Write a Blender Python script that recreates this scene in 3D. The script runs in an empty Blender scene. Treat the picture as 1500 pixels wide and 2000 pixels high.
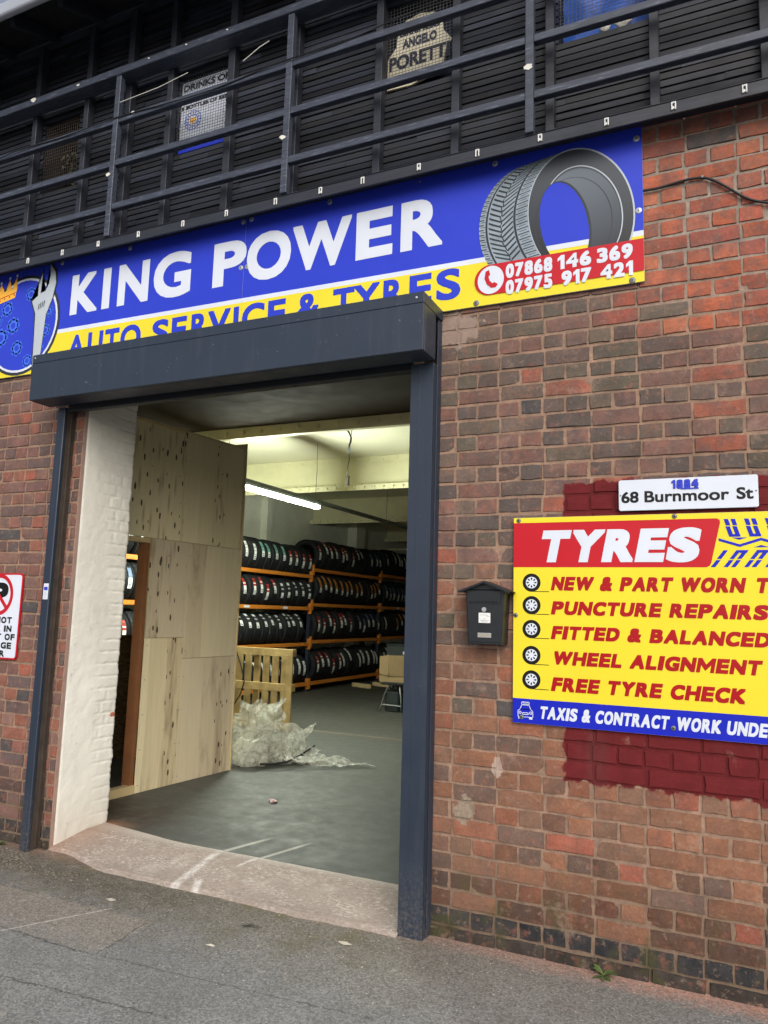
import bpy, bmesh, math, random
from mathutils import Vector, Matrix, noise
random.seed(7)
sc = bpy.context.scene
COL = sc.collection
rad = math.radians

# ------------------------------------------------------------------ camera
cam = bpy.data.cameras.new('camera'); camo = bpy.data.objects.new('camera', cam); COL.objects.link(camo)
yaw, pitch, roll = rad(25.02), rad(7.68), rad(1.654)
fwd = Vector((-math.sin(yaw)*math.cos(pitch), math.cos(yaw)*math.cos(pitch), math.sin(pitch)))
rt = Vector((math.cos(yaw), math.sin(yaw), 0)); up = rt.cross(fwd)
r2 = math.cos(roll)*rt + math.sin(roll)*up; u2 = -math.sin(roll)*rt + math.cos(roll)*up
camo.matrix_world = Matrix(((r2.x, u2.x, -fwd.x, 0), (r2.y, u2.y, -fwd.y, -3.682), (r2.z, u2.z, -fwd.z, 1.55), (0, 0, 0, 1)))
cam.sensor_fit = 'HORIZONTAL'; cam.sensor_width = 36; cam.lens = 1468/1500*36
cam.clip_start = .05; cam.clip_end = 1500
sc.camera = camo

# ------------------------------------------------------------------ world, sun, exposure
SUN_EL, SUN_AZ = rad(34), rad(146)          # compass angle from +Y towards +X
w = bpy.data.worlds.new('World'); sc.world = w; w.use_nodes = True
nt = w.node_tree
sky = nt.nodes.new('ShaderNodeTexSky'); sky.sky_type = 'NISHITA'; sky.sun_disc = False
sky.sun_elevation = SUN_EL; sky.sun_rotation = SUN_AZ
sky.air_density = 1.0; sky.dust_density = 5.0; sky.ozone_density = 1.0
bg = nt.nodes['Background']; bg.inputs['Strength'].default_value = .15
hs = nt.nodes.new('ShaderNodeHueSaturation'); hs.inputs['Saturation'].default_value = .62     # overcast: paler than a clear sky
nt.links.new(sky.outputs[0], hs.inputs['Color']); nt.links.new(hs.outputs[0], bg.inputs['Color'])
sun = bpy.data.lights.new('sun', 'SUN'); suno = bpy.data.objects.new('sun', sun); COL.objects.link(suno)
sun.energy = .95; sun.angle = rad(70); sun.color = (1, .97, .93)
sd = Vector((math.sin(SUN_AZ)*math.cos(SUN_EL), math.cos(SUN_AZ)*math.cos(SUN_EL), math.sin(SUN_EL)))
suno.rotation_euler = sd.to_track_quat('Z', 'Y').to_euler()
sc.view_settings.view_transform = 'Standard'; sc.view_settings.look = 'None'
sc.view_settings.exposure = 0.26; sc.view_settings.gamma = 1
sc.cycles.use_denoising = True
sc.cycles.max_bounces = 8; sc.cycles.diffuse_bounces = 4; sc.cycles.sample_clamp_indirect = 6

# ------------------------------------------------------------------ helpers
def lin(c):
    c /= 255.0
    return c/12.92 if c <= .04045 else ((c+.055)/1.055)**2.4
def S(r, g, b, k=1.0): return (lin(r)*k, lin(g)*k, lin(b)*k, 1)

class G:
    """small node-graph writer"""
    def __init__(s, name):
        s.m = bpy.data.materials.new(name); s.m.use_nodes = True
        s.t = s.m.node_tree; s.b = s.t.nodes['Principled BSDF']; s.out = s.t.nodes['Material Output']
    def n(s, typ, **kw):
        nd = s.t.nodes.new(typ)
        for k, v in kw.items(): setattr(nd, k, v)
        return nd
    def put(s, sock, v):
        if isinstance(v, bpy.types.NodeSocket): s.t.links.new(v, sock)
        else: sock.default_value = v
    def math(s, op, a, b=0.0, c=None, clamp=False):
        nd = s.n('ShaderNodeMath', operation=op, use_clamp=clamp)
        s.put(nd.inputs[0], a); s.put(nd.inputs[1], b)
        if c is not None: s.put(nd.inputs[2], c)
        return nd.outputs[0]
    def mix(s, f, a, b, mode='MIX'):
        nd = s.n('ShaderNodeMix', data_type='RGBA', blend_type=mode)
        s.put(nd.inputs[0], f); s.put(nd.inputs[6], a); s.put(nd.inputs[7], b)
        return nd.outputs[2]
    def coord(s, kind='Object', scale=(1, 1, 1), rotz=0, loc=(0, 0, 0)):
        if kind == 'Position': o = s.n('ShaderNodeNewGeometry').outputs['Position']
        else: o = s.n('ShaderNodeTexCoord').outputs[kind]
        mp = s.n('ShaderNodeMapping'); s.t.links.new(o, mp.inputs[0])
        mp.inputs['Scale'].default_value = scale; mp.inputs['Rotation'].default_value = (0, 0, rotz); mp.inputs['Location'].default_value = loc
        return mp.outputs[0]
    def noise(s, vec, scale, detail=3, rough=.55, col=False, dist=0):
        nd = s.n('ShaderNodeTexNoise'); s.t.links.new(vec, nd.inputs['Vector'])
        nd.inputs['Scale'].default_value = scale; nd.inputs['Detail'].default_value = detail
        nd.inputs['Roughness'].default_value = rough; nd.inputs['Distortion'].default_value = dist
        return nd.outputs['Color' if col else 'Fac']
    def voro(s, vec, scale, feature='F1', out='Distance', rnd=1, dim='3D'):
        nd = s.n('ShaderNodeTexVoronoi', feature=feature, voronoi_dimensions=dim); s.t.links.new(vec, nd.inputs['Vector'])
        nd.inputs['Scale'].default_value = scale; nd.inputs['Randomness'].default_value = rnd
        return nd.outputs[out]
    def ramp(s, f, lo, hi, a=0.0, b=1.0):
        nd = s.n('ShaderNodeMapRange', clamp=True); s.put(nd.inputs[0], f)
        nd.inputs[1].default_value = lo; nd.inputs[2].default_value = hi; nd.inputs[3].default_value = a; nd.inputs[4].default_value = b
        return nd.outputs[0]
    def bump(s, h, strength=.3, dist=.01, prev=None):
        nd = s.n('ShaderNodeBump'); s.put(nd.inputs['Height'], h)
        nd.inputs['Strength'].default_value = strength; nd.inputs['Distance'].default_value = dist
        if prev is not None: s.t.links.new(prev, nd.inputs['Normal'])
        return nd.outputs[0]
    def xyz(s, vec):
        nd = s.n('ShaderNodeSeparateXYZ'); s.t.links.new(vec, nd.inputs[0]); return nd.outputs
    def scalecol(s, col, f):
        nd = s.n('ShaderNodeVectorMath', operation='SCALE'); s.put(nd.inputs[0], col); s.put(nd.inputs['Scale'], f)
        return nd.outputs[0]
    def fin(s, col=None, rough=None, normal=None, spec=None):
        if col is not None: s.put(s.b.inputs['Base Color'], col)
        if rough is not None: s.put(s.b.inputs['Roughness'], rough)
        if normal is not None: s.put(s.b.inputs['Normal'], normal)
        if spec is not None: s.b.inputs['Specular IOR Level'].default_value = spec
        return s.m

def plain(name, col, rough=.55, var=.12, vs=6, bs=40, bstr=.12, metal=0, spec=.5, specks=0, coordk='Object'):
    g = G(name); v = g.coord(coordk)
    f = g.ramp(g.noise(v, vs, 4), .25, .75, 1-var, 1+var)
    c = g.scalecol(col[:3], f)
    if specks:
        k = g.ramp(g.noise(v, 55, 2), .72-.04*specks, .76-.04*specks, 0, .55)
        c = g.mix(k, c, (.5, .5, .5, 1))
    g.b.inputs['Metallic'].default_value = metal
    r = g.ramp(g.noise(v, vs*3, 3), .2, .8, rough*.8, min(1, rough*1.2))
    return g.fin(c, r, g.bump(g.noise(v, bs, 4), bstr, .004), spec)

ORG = {}
def thing(name, label, cat, loc=(0, 0, 0), group=None):
    o = bpy.data.objects.new(name, None); COL.objects.link(o); o.location = loc
    o.empty_display_size = .1
    o['label'] = label; o['category'] = cat
    if group: o['group'] = group
    ORG[o] = Vector(loc); return o
def tag(o, label, cat, group=None):
    o['label'] = label; o['category'] = cat
    if group: o['group'] = group
    return o

class MB:
    def __init__(s): s.v = []; s.f = []; s.mi = []; s.col = []; s.cur = 0; s.cc = (1, 1, 1, 1)
    def add(s, vs, fs):
        n = len(s.v); s.v += [tuple(p) for p in vs]; s.col += [s.cc]*len(vs)
        for f in fs: s.f.append(tuple(i+n for i in f)); s.mi.append(s.cur)
    def box(s, x0, x1, y0, y1, z0, z1):
        s.add([(x0,y0,z0),(x1,y0,z0),(x1,y1,z0),(x0,y1,z0),(x0,y0,z1),(x1,y0,z1),(x1,y1,z1),(x0,y1,z1)],
              [(0,3,2,1),(4,5,6,7),(0,1,5,4),(1,2,6,5),(2,3,7,6),(3,0,4,7)])
        return s
    def prism(s, poly, y0, y1):           # poly in x,z ; extruded along y (y0 front)
        n = len(poly)
        a = sum(poly[i][0]*poly[(i+1)%n][1]-poly[(i+1)%n][0]*poly[i][1] for i in range(n))
        if a < 0: poly = poly[::-1]
        vs = [(p[0], y0, p[1]) for p in poly]+[(p[0], y1, p[1]) for p in poly]
        s.add(vs, [tuple(range(n)), tuple(range(2*n-1, n-1, -1))]+[(i, i+n, (i+1)%n+n, (i+1)%n) for i in range(n)])
        return s
    def flat(s, poly, y):
        n = len(poly)
        a = sum(poly[i][0]*poly[(i+1)%n][1]-poly[(i+1)%n][0]*poly[i][1] for i in range(n))
        if a < 0: poly = poly[::-1]
        s.add([(p[0], y, p[1]) for p in poly], [tuple(range(n))]); return s
    def quad(s, a, b, c, d): s.add([a, b, c, d], [(0, 1, 2, 3)]); return s
    def bar(s, a, b, w, h, upv=(0, 0, 1)):    # square bar between two points
        a = Vector(a); b = Vector(b); d = (b-a).normalized(); u = Vector(upv)
        if abs(d.dot(u)) > .95: u = Vector((0, 1, 0))
        sx = d.cross(u).normalized()*w/2; sy = sx.cross(d).normalized()*h/2
        vs = [a-sx-sy, a+sx-sy, a+sx+sy, a-sx+sy, b-sx-sy, b+sx-sy, b+sx+sy, b-sx+sy]
        s.add(vs, [(0,1,2,3),(7,6,5,4),(0,4,5,1),(1,5,6,2),(2,6,7,3),(3,7,4,0)]); return s
    def tube(s, pts, r, n=10):
        pts = [Vector(p) for p in pts]; rings = []
        for i, p in enumerate(pts):
            d = (pts[min(i+1, len(pts)-1)]-pts[max(i-1, 0)]).normalized()
            u = Vector((0, 0, 1)) if abs(d.z) < .9 else Vector((0, 1, 0))
            a = d.cross(u).normalized(); b = a.cross(d)
            rr = r[i] if isinstance(r, (list, tuple)) else r
            rings.append([p+a*math.cos(t*2*math.pi/n)*rr+b*math.sin(t*2*math.pi/n)*rr for t in range(n)])
        vs = [q for g_ in rings for q in g_]
        fs = [(i*n+j, (i+1)*n+j, (i+1)*n+(j+1)%n, i*n+(j+1)%n) for i in range(len(pts)-1) for j in range(n)]
        fs += [tuple(range(n)), tuple(range(len(vs)-1, len(vs)-n-1, -1))]
        s.add(vs, fs); return s
    def cyl(s, c, axis, r, l, n=16, r1=None):
        a = Vector(c); d = Vector(axis).normalized()*l
        s.tube([a, a+d], [r, r if r1 is None else r1], n); return s
    def dome(s, c, r, h, n=10):     # bolt/screw head standing off towards -y
        c = Vector(c)
        vs = []; 
        for k, (rr, hh) in enumerate(((1, 0), (.85, .6), (.4, 1))):
            for t in range(n): vs.append((c.x+r*rr*math.cos(t*2*math.pi/n), c.y-h*hh, c.z+r*rr*math.sin(t*2*math.pi/n)))
        fs = [(k*n+t, k*n+(t+1)%n, (k+1)*n+(t+1)%n, (k+1)*n+t) for k in range(2) for t in range(n)]+[tuple(range(2*n, 3*n))]
        s.add(vs, fs); return s
    def disc(s, cx, cz, rx, rz, y, n=40, a0=0, a1=2*math.pi):
        s.flat([(cx+rx*math.cos(a0+(a1-a0)*t/n), cz+rz*math.sin(a0+(a1-a0)*t/n)) for t in range(n)], y); return s
    def ring(s, cx, cz, r0, r1, y, n=48, kx=1.0, cx0=None):
        cx0 = cx if cx0 is None else cx0
        vs = [(cx+r1*kx*math.cos(t*2*math.pi/n), y, cz+r1*math.sin(t*2*math.pi/n)) for t in range(n)]
        vs += [(cx0+r0*kx*math.cos(t*2*math.pi/n), y, cz+r0*math.sin(t*2*math.pi/n)) for t in range(n)]
        s.add(vs, [(t, (t+1)%n, n+(t+1)%n, n+t) for t in range(n)]); return s
    def build(s, name, mats, parent=None, bevel=0, smooth=False, col=False, seg=1):
        me = bpy.data.meshes.new(name)
        o0 = ORG.get(parent, Vector((0, 0, 0)))
        me.from_pydata([(p[0]-o0.x, p[1]-o0.y, p[2]-o0.z) for p in s.v], [], s.f)
        if not isinstance(mats, (list, tuple)): mats = [mats]
        for m in mats: me.materials.append(m)
        if len(mats) > 1: me.polygons.foreach_set('material_index', s.mi)
        if col:
            at = me.color_attributes.new('Col', 'FLOAT_COLOR', 'POINT')
            at.data.foreach_set('color', [c for q in s.col for c in q])
        if smooth: me.polygons.foreach_set('use_smooth', [True]*len(me.polygons))
        me.update()
        o = bpy.data.objects.new(name, me); COL.objects.link(o)
        if parent is not None: o.parent = parent
        ORG[o] = o0
        if bevel:
            b = o.modifiers.new('bevel', 'BEVEL'); b.width = bevel; b.segments = seg; b.limit_method = 'ANGLE'; b.angle_limit = rad(35)
        return o
def struct(o): o['kind'] = 'structure'; return o

# ---- lettering: Blender's built-in font turned into flat meshes
_GC = {}
def glyph(st, off=0.0, shear=0.0, sp=1.0):
    k = (st, off, shear, sp)
    if k not in _GC:
        c = bpy.data.curves.new('tmp', 'FONT'); c.body = st; c.offset = off; c.shear = shear; c.space_character = sp; c.resolution_u = 5
        o = bpy.data.objects.new('tmp', c); COL.objects.link(o)
        me = bpy.data.meshes.new_from_object(o)
        vs = [(v.co.x, v.co.y) for v in me.vertices]; fs = [tuple(p.vertices) for p in me.polygons]
        bpy.data.objects.remove(o); bpy.data.curves.remove(c); bpy.data.meshes.remove(me)
        _GC[k] = (vs, fs)
    return _GC[k]
def word(mb, st, x0, x1, z0, z1, y, off=0.0, bold=0.0, shear=0.0, sp=1.0, slope=0.0):
    """fit the string's ink into the rectangle x0..x1, z0..z1 in the plane y (facing -y); x1 None keeps the font's own width"""
    vs, fs = glyph(st, off, shear, sp)
    ax = min(v[0] for v in vs); bx = max(v[0] for v in vs); az = min(v[1] for v in vs); bz = max(v[1] for v in vs)
    kz = (z1-z0-2*bold)/(bz-az); kx = kz if x1 is None else (x1-x0-2*bold)/(bx-ax)
    sh = [(0, 0)]
    if bold: sh += [(bold*dx, bold*dz) for dx in (-1, 0, 1) for dz in (-1, 0, 1) if dx or dz]
    for i, (dx, dz) in enumerate(sh):
        mb.add([(x0+bold+(v[0]-ax)*kx+dx, y-.00012*i, z0+bold+(v[1]-az)*kz+dz+slope*(v[0]-ax)*kx) for v in vs], fs)
    return mb

WID = {'A': 1.08, 'B': .96, 'C': .98, 'D': 1.02, 'E': .86, 'F': .82, 'G': 1.04, 'H': 1.04, 'I': .40, 'K': 1.04, 'L': .80, 'M': 1.26, 'N': 1.06, 'O': 1.08, 'P': .94, 'R': .98, 'S': .94, 'T': .94, 'U': 1.02, 'V': 1.06, 'W': 1.52, 'X': 1.06, 'Y': 1.04, '&': 1.06, '1': .58, '4': 1.0}
def heavy(mb, st, x0, x1, z0, z1, y, off=.015, bold=.003, shear=0.0, gap=.13, space=.46):
    """a line of even, heavy capitals: every letter gets its own cell, as sign writers' faces do"""
    x1 = x1-shear*(z1-z0); ws = [space if c == ' ' else WID.get(c, .92) for c in st]
    k = (x1-x0)/(sum(ws)+gap*(len(st)-1)); x = x0; n0 = len(mb.v)
    for c, w_ in zip(st, ws):
        if c == '1':
            W, H = w_*k, z1-z0
            mb.flat([(x+.42*W, z0), (x+W, z0), (x+W, z1), (x+.5*W, z1), (x, z0+.80*H), (x, z0+.58*H), (x+.42*W, z0+.70*H)], y)
        elif c == 'M':
            W, H = w_*k, z1-z0; a_ = .22*W
            for q in ([(0, 0), (a_, 0), (a_, H), (0, H)], [(W-a_, 0), (W, 0), (W, H), (W-a_, H)], [(a_, H), (a_, H*.52), (W/2, H*.12), (W/2, H*.56)], [(W/2, H*.56), (W/2, H*.12), (W-a_, H*.52), (W-a_, H)]):
                mb.flat([(x+u, z0+v) for u, v in q], y)
        elif c != ' ':
            e = .012*(z1-z0) if c in 'OCGSU&036895' else 0
            word(mb, c, x, x+w_*k, z0-e, z1+(0 if c == 'U' else e), y, .006 if c in 'MWNK' else off, bold*(1.25 if c in 'MWNK' else 1))
        x += (w_+gap)*k
    if shear: mb.v[n0:] = [(p[0]+shear*(p[2]-z0), p[1], p[2]) for p in mb.v[n0:]]
    return mb

# ------------------------------------------------------------------ materials
def brick_material(mortar=False):
    g = G('mortar' if mortar else 'brick'); p = g.coord('Position'); X, Y, Z = g.xyz(p)
    n1 = g.noise(p, 14, 5, .6); n2 = g.noise(p, 70, 4, .65); n3 = g.noise(p, 2.2, 3)
    if mortar:
        up_ = g.math('MULTIPLY', g.ramp(Z, 2.9, 3.3), g.ramp(X, -.9, -.2))
        base = g.mix(up_, S(176, 146, 126), S(172, 160, 148))
        base = g.mix(g.ramp(Z, .1, .5, .6, 0), base, S(112, 100, 86))
        base = g.scalecol(base, g.ramp(n1, .3, .7, .74, 1.2)); base = g.scalecol(base, g.ramp(n2, .3, .7, .8, 1.15)); base = g.mix(g.ramp(g.noise(p, 5, 4, .6), .5, .7, 0, .55), base, S(128, 112, 102))
    else:
        at = g.n('ShaderNodeAttribute', attribute_name='Col'); base = at.outputs['Color']
        base = g.scalecol(base, g.ramp(n2, .25, .75, .8, 1.2)); base = g.scalecol(base, g.ramp(g.noise(p, 7, 5, .7), .3, .7, .74, 1.26))
        # kiln bloom inside each brick, pale mortar smears, red flecks
        base = g.mix(g.math('MULTIPLY', g.ramp(g.noise(p, 11, 5, .68), .43, .66, 0, .72), g.ramp(Z, 1.0, 1.9, .45, 1)), base, S(100, 92, 90))
        base = g.mix(g.ramp(g.noise(p, 17, 4, .6), .55, .7, 0, .5), base, S(160, 104, 86))
        base = g.mix(g.ramp(g.noise(p, 30, 5, .72), .56, .7, 0, .55), base, S(172, 146, 128))
        base = g.mix(g.ramp(n3, .5, .7, 0, .25), base, S(104, 94, 86))
        base = g.mix(g.ramp(g.noise(p, 210, 2), .68, .74, 0, .6), base, S(60, 50, 48))
    # moss low down
    moss = g.math('MULTIPLY', g.ramp(Z, .5, .08), g.ramp(g.noise(p, 7, 4), .52, .66, 0, .65))
    base = g.mix(moss, base, S(72, 74, 42))
    # dark red masonry paint round the tyre sign
    wob = g.math('MULTIPLY', g.math('SUBTRACT', g.noise(p, 16, 3), .5), .09)
    zz = g.math('ADD', Z, wob); xx = g.math('ADD', X, wob)
    pm = g.math('MULTIPLY', g.ramp(xx, -.752, -.742), g.math('MULTIPLY', g.ramp(zz, .795, .806), g.ramp(zz, 2.216, 2.206)))
    pm = g.math('MULTIPLY', pm, g.ramp(n2, .22, .3, .55, 1))
    base = g.mix(pm, base, g.scalecol(S(112, 36, 40)[:3], g.ramp(n1, .3, .7, .85, 1.12)))
    # smeared render beside the shutter box and two hacked spots lower down
    def blob(cx, cz, rx, rz, amt):
        dx = g.math('DIVIDE', g.math('SUBTRACT', X, cx), rx); dz = g.math('DIVIDE', g.math('SUBTRACT', Z, cz), rz)
        d = g.math('ADD', g.math('ADD', g.math('MULTIPLY', dx, dx), g.math('MULTIPLY', dz, dz)), g.math('MULTIPLY', g.math('SUBTRACT', g.noise(p, 15, 5), .5), 5))
        return g.ramp(d, 1.05, .85, 0, amt)
    base = g.mix(blob(-1.33, 3.08, .14, .1, .85), base, g.mix(n1, S(150, 128, 118), S(186, 166, 154)))
    base = g.mix(blob(-1.235, .60, .055, .07, .9), base, g.mix(n2, S(120, 104, 88), S(190, 176, 158)))
    base = g.mix(blob(-1.075, .83, .03, .045, .8), base, S(196, 178, 166))
    base = g.mix(g.math('MULTIPLY', g.ramp(g.noise(g.coord('Position', (1.4, 1, .28)), 3.2, 5, .65), .54, .72, 0, .38), g.ramp(Z, .2, 1.2)), base, S(92, 82, 78))
    base = g.mix(g.ramp(g.noise(p, 3.6, 5, .75), .60, .70, 0, .45), base, S(176, 150, 136))
    base = g.scalecol(base, .66 if mortar else .75)
    nb = g.bump(n2, .55, .004, g.bump(n1, .5, .006))
    return g.fin(base, .92, nb, .25)
M_BRICK = brick_material(); M_MORTAR = brick_material(True)

def pavement_material():
    g = G('pavement'); p = g.coord('Position'); X, Y, Z = g.xyz(p)
    big = g.noise(p, .9, 4); mid = g.noise(p, 6, 4, .6); fine = g.noise(p, 260, 2, .6)
    base = g.mix(g.ramp(big, .35, .65), S(129, 131, 130), S(118, 120, 121))
    cells = g.voro(p, 125, out='Color'); cv = g.xyz(cells)[0]
    base = g.scalecol(base, g.ramp(cv, 0, 1, .66, 1.38)); base = g.scalecol(base, g.ramp(g.noise(p, 2.3, 5, .6), .3, .7, .88, 1.12))
    base = g.scalecol(base, g.ramp(fine, .3, .7, .86, 1.14))
    base = g.mix(g.ramp(mid, .5, .75, 0, .35), base, S(104, 101, 95))
    wob = g.math('MULTIPLY', g.math('SUBTRACT', mid, .5), .35)
    yy = g.math('ADD', Y, wob)
    # darker, browner, mossy band by the wall
    band = g.math('MULTIPLY', g.ramp(yy, -.85, -.25, 0, .75), g.ramp(X, -.2, -1.6, .35, 1))
    base = g.mix(band, base, g.scalecol(S(112, 104, 92)[:3], g.ramp(cv, 0, 1, .6, 1.35)))
    moss = g.math('MULTIPLY', g.ramp(yy, -.7, -.2), g.math('MULTIPLY', g.ramp(g.noise(p, 5, 5, .65), .52, .66, 0, .6), g.ramp(X, -1.2, -1.7)))
    base = g.mix(moss, base, S(92, 88, 50))
    dirt = g.math('MULTIPLY', g.ramp(yy, -.62, -.3), g.math('MULTIPLY', g.ramp(X, -2.35, -2.8), g.ramp(g.noise(p, 9, 4), .36, .52, 0, .72)))
    base = g.mix(dirt, base, g.scalecol(S(88, 84, 76)[:3], g.ramp(cv, 0, 1, .55, 1.5)))
    # speckled orange fringe along the foot of the wall, stronger to the right
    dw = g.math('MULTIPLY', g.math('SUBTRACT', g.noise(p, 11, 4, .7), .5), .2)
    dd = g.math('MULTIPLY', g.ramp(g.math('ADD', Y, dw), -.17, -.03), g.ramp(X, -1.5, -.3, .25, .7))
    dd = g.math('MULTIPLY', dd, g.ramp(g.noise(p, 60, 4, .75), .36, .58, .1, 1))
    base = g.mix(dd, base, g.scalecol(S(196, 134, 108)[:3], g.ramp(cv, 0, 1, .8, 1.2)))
    # patches of newer/older asphalt, seams and chalk
    def local(ax, ay, bx, by):
        L = math.hypot(bx-ax, by-ay); ux, uy = (bx-ax)/L, (by-ay)/L
        u = g.math('ADD', g.math('MULTIPLY', X, ux), g.math('ADD', g.math('MULTIPLY', Y, uy), -(ax*ux+ay*uy)))
        v = g.math('ADD', g.math('MULTIPLY', X, -uy), g.math('ADD', g.math('MULTIPLY', Y, ux), ax*uy-ay*ux))
        return u, v, L
    def rect(ax, ay, bx, by, h):
        u, v, L = local(ax, ay, bx, by); v = g.math('ADD', v, g.math('MULTIPLY', wob, .12)); u = g.math('ADD', u, g.math('MULTIPLY', wob, .12))
        m = g.math('MULTIPLY', g.math('MULTIPLY', g.ramp(u, 0, .012), g.ramp(u, L, L-.012)), g.math('MULTIPLY', g.ramp(v, 0, .012), g.ramp(v, h, h-.012)))
        return m
    base = g.mix(g.math('MULTIPLY', rect(-4.6, -.95, -2.65, -.94, .4), .6), base, g.scalecol(S(138, 130, 120)[:3], g.ramp(cv, 0, 1, .68, 1.34)))
    base = g.mix(g.math('MULTIPLY', rect(-5.5, -1.27, 3.5, -.86, .33), .3), base, g.scalecol(S(118, 119, 119)[:3], g.ramp(cv, 0, 1, .75, 1.25)))
    def seam(ax, ay, bx, by, w_, amt, col, wig=.25):
        u, v, L = local(ax, ay, bx, by)
        vv = g.math('ADD', v, g.math('MULTIPLY', g.math('SUBTRACT', g.noise(p, 9, 4, .7), .5), wig*.3))
        m = g.math('MULTIPLY', g.ramp(g.math('ABSOLUTE', vv), w_, w_*.5), g.math('MULTIPLY', g.ramp(u, 0, .03), g.ramp(u, L, L-.03)))
        m = g.math('MULTIPLY', m, g.ramp(g.noise(p, 40, 3), .35, .55, .2, 1))
        return g.mix(g.math('MULTIPLY', m, amt), base, col)
    base = seam(-3.6, -.93, -2.64, -.945, .008, .75, S(58, 54, 50))
    base = seam(-2.64, -.945, -2.69, -.55, .006, .7, S(60, 56, 52))
    base = seam(-2.64, -.94, -1.3, -.84, .006, .6, S(64, 60, 56))
    base = seam(-3.2, -1.3, -2.0, -1.2, .008, .7, S(60, 57, 54))
    base = seam(-1.36, -.86, -.6, -1.25, .006, .4, S(64, 60, 56))
    base = seam(-3.4, -1.29, -2.96, -.50, .007, .85, S(196, 192, 186), .03)
    # pale gum spots
    gum = g.math('MULTIPLY', g.ramp(g.math('ADD', g.voro(p, 3.1, dim='2D'), g.math('MULTIPLY', g.noise(p, 30, 3), .05)), .075, .055, 0, .5), g.ramp(g.noise(p, 1.7, 2), .5, .56))
    base = g.mix(gum, base, S(172, 166, 156))
    sp = g.math('MULTIPLY', g.ramp(g.noise(p, 75, 2), .67, .71), g.ramp(Y, -1.6, -.4, .6, 1))
    base = g.mix(sp, base, S(205, 198, 186)); base = g.mix(g.ramp(g.noise(p, 88, 2), .71, .75, 0, .7), base, S(52, 50, 47))
    nb = g.bump(cv, .35, .004, g.bump(g.noise(p, 3, 5), .5, .02))
    return g.fin(base, .9, nb, .3)

def floor_material():
    g = G('floor_concrete'); p = g.coord('Position'); X, Y, Z = g.xyz(p)
    a = g.noise(p, 1.1, 5, .6); b = g.noise(p, 9, 5, .65); c = g.noise(p, 120, 2)
    base = g.mix(g.ramp(a, .35, .65), S(79, 82, 79), S(71, 74, 72))
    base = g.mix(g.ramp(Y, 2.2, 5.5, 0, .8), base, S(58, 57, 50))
    base = g.scalecol(base, g.ramp(b, .3, .7, .92, 1.08)); base = g.scalecol(base, g.ramp(c, .3, .7, .86, 1.14)); base = g.mix(g.ramp(g.noise(g.coord('Position', (1, 3, 1), rad(25)), 14, 6, .75), .6, .72, 0, .4), base, S(120, 124, 118)); base = g.mix(g.ramp(g.noise(p, 70, 2), .74, .78, 0, .8), base, S(30, 30, 28))
    edge = g.math('MULTIPLY', g.ramp(X, -3.55, -3.95), g.ramp(Y, 1.25, .75))
    base = g.mix(g.math('MULTIPLY', edge, g.ramp(b, .3, .55, .1, .9)), base, S(66, 54, 46))
    rust = g.math('MULTIPLY', g.ramp(X, -3.72, -3.95), g.ramp(Y, .62, .48))
    base = g.mix(g.math('MULTIPLY', rust, .8), base, S(150, 112, 88))
    ln = g.ramp(g.math('ABSOLUTE', g.math('ADD', g.math('ADD', Y, -4.88), g.math('MULTIPLY', g.math('SUBTRACT', b, .5), .05))), .02, .008, 0, .8)
    base = g.mix(ln, base, S(140, 120, 92))
    dk = g.ramp(g.math('ADD', g.voro(p, 1.25, dim='2D'), g.math('MULTIPLY', b, .07)), .125, .09, 0, .6); base = g.mix(dk, base, S(70, 68, 62))
    tyre_scuff = g.ramp(g.noise(g.coord('Position', (9, .8, 1), rad(12)), 1.5, 4), .64, .74, 0, .12)
    base = g.mix(tyre_scuff, base, S(140, 142, 136))
    def chalk(ax, ay, bx, by, w_):
        L = math.hypot(bx-ax, by-ay); ux, uy = (bx-ax)/L, (by-ay)/L
        u = g.math('ADD', g.math('MULTIPLY', X, ux), g.math('ADD', g.math('MULTIPLY', Y, uy), -(ax*ux+ay*uy)))
        v = g.math('ADD', g.math('MULTIPLY', X, -uy), g.math('ADD', g.math('MULTIPLY', Y, ux), ax*uy-ay*ux))
        return g.math('MULTIPLY', g.ramp(g.math('ABSOLUTE', v), w_, w_*.3), g.math('MULTIPLY', g.ramp(u, 0, .06), g.ramp(u, L, L-.12)))
    ck = g.math('MAXIMUM', chalk(-2.95, .36, -2.83, .80, .026), chalk(-2.69, .3, -2.55, .84, .022))
    base = g.mix(g.math('MULTIPLY', ck, g.ramp(c, .3, .6, .3, .75)), base, S(196, 196, 188))
    return g.fin(base, g.ramp(b, .3, .7, .5, .75), g.bump(c, .15, .003, g.bump(b, .2, .006)), .4)

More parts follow.
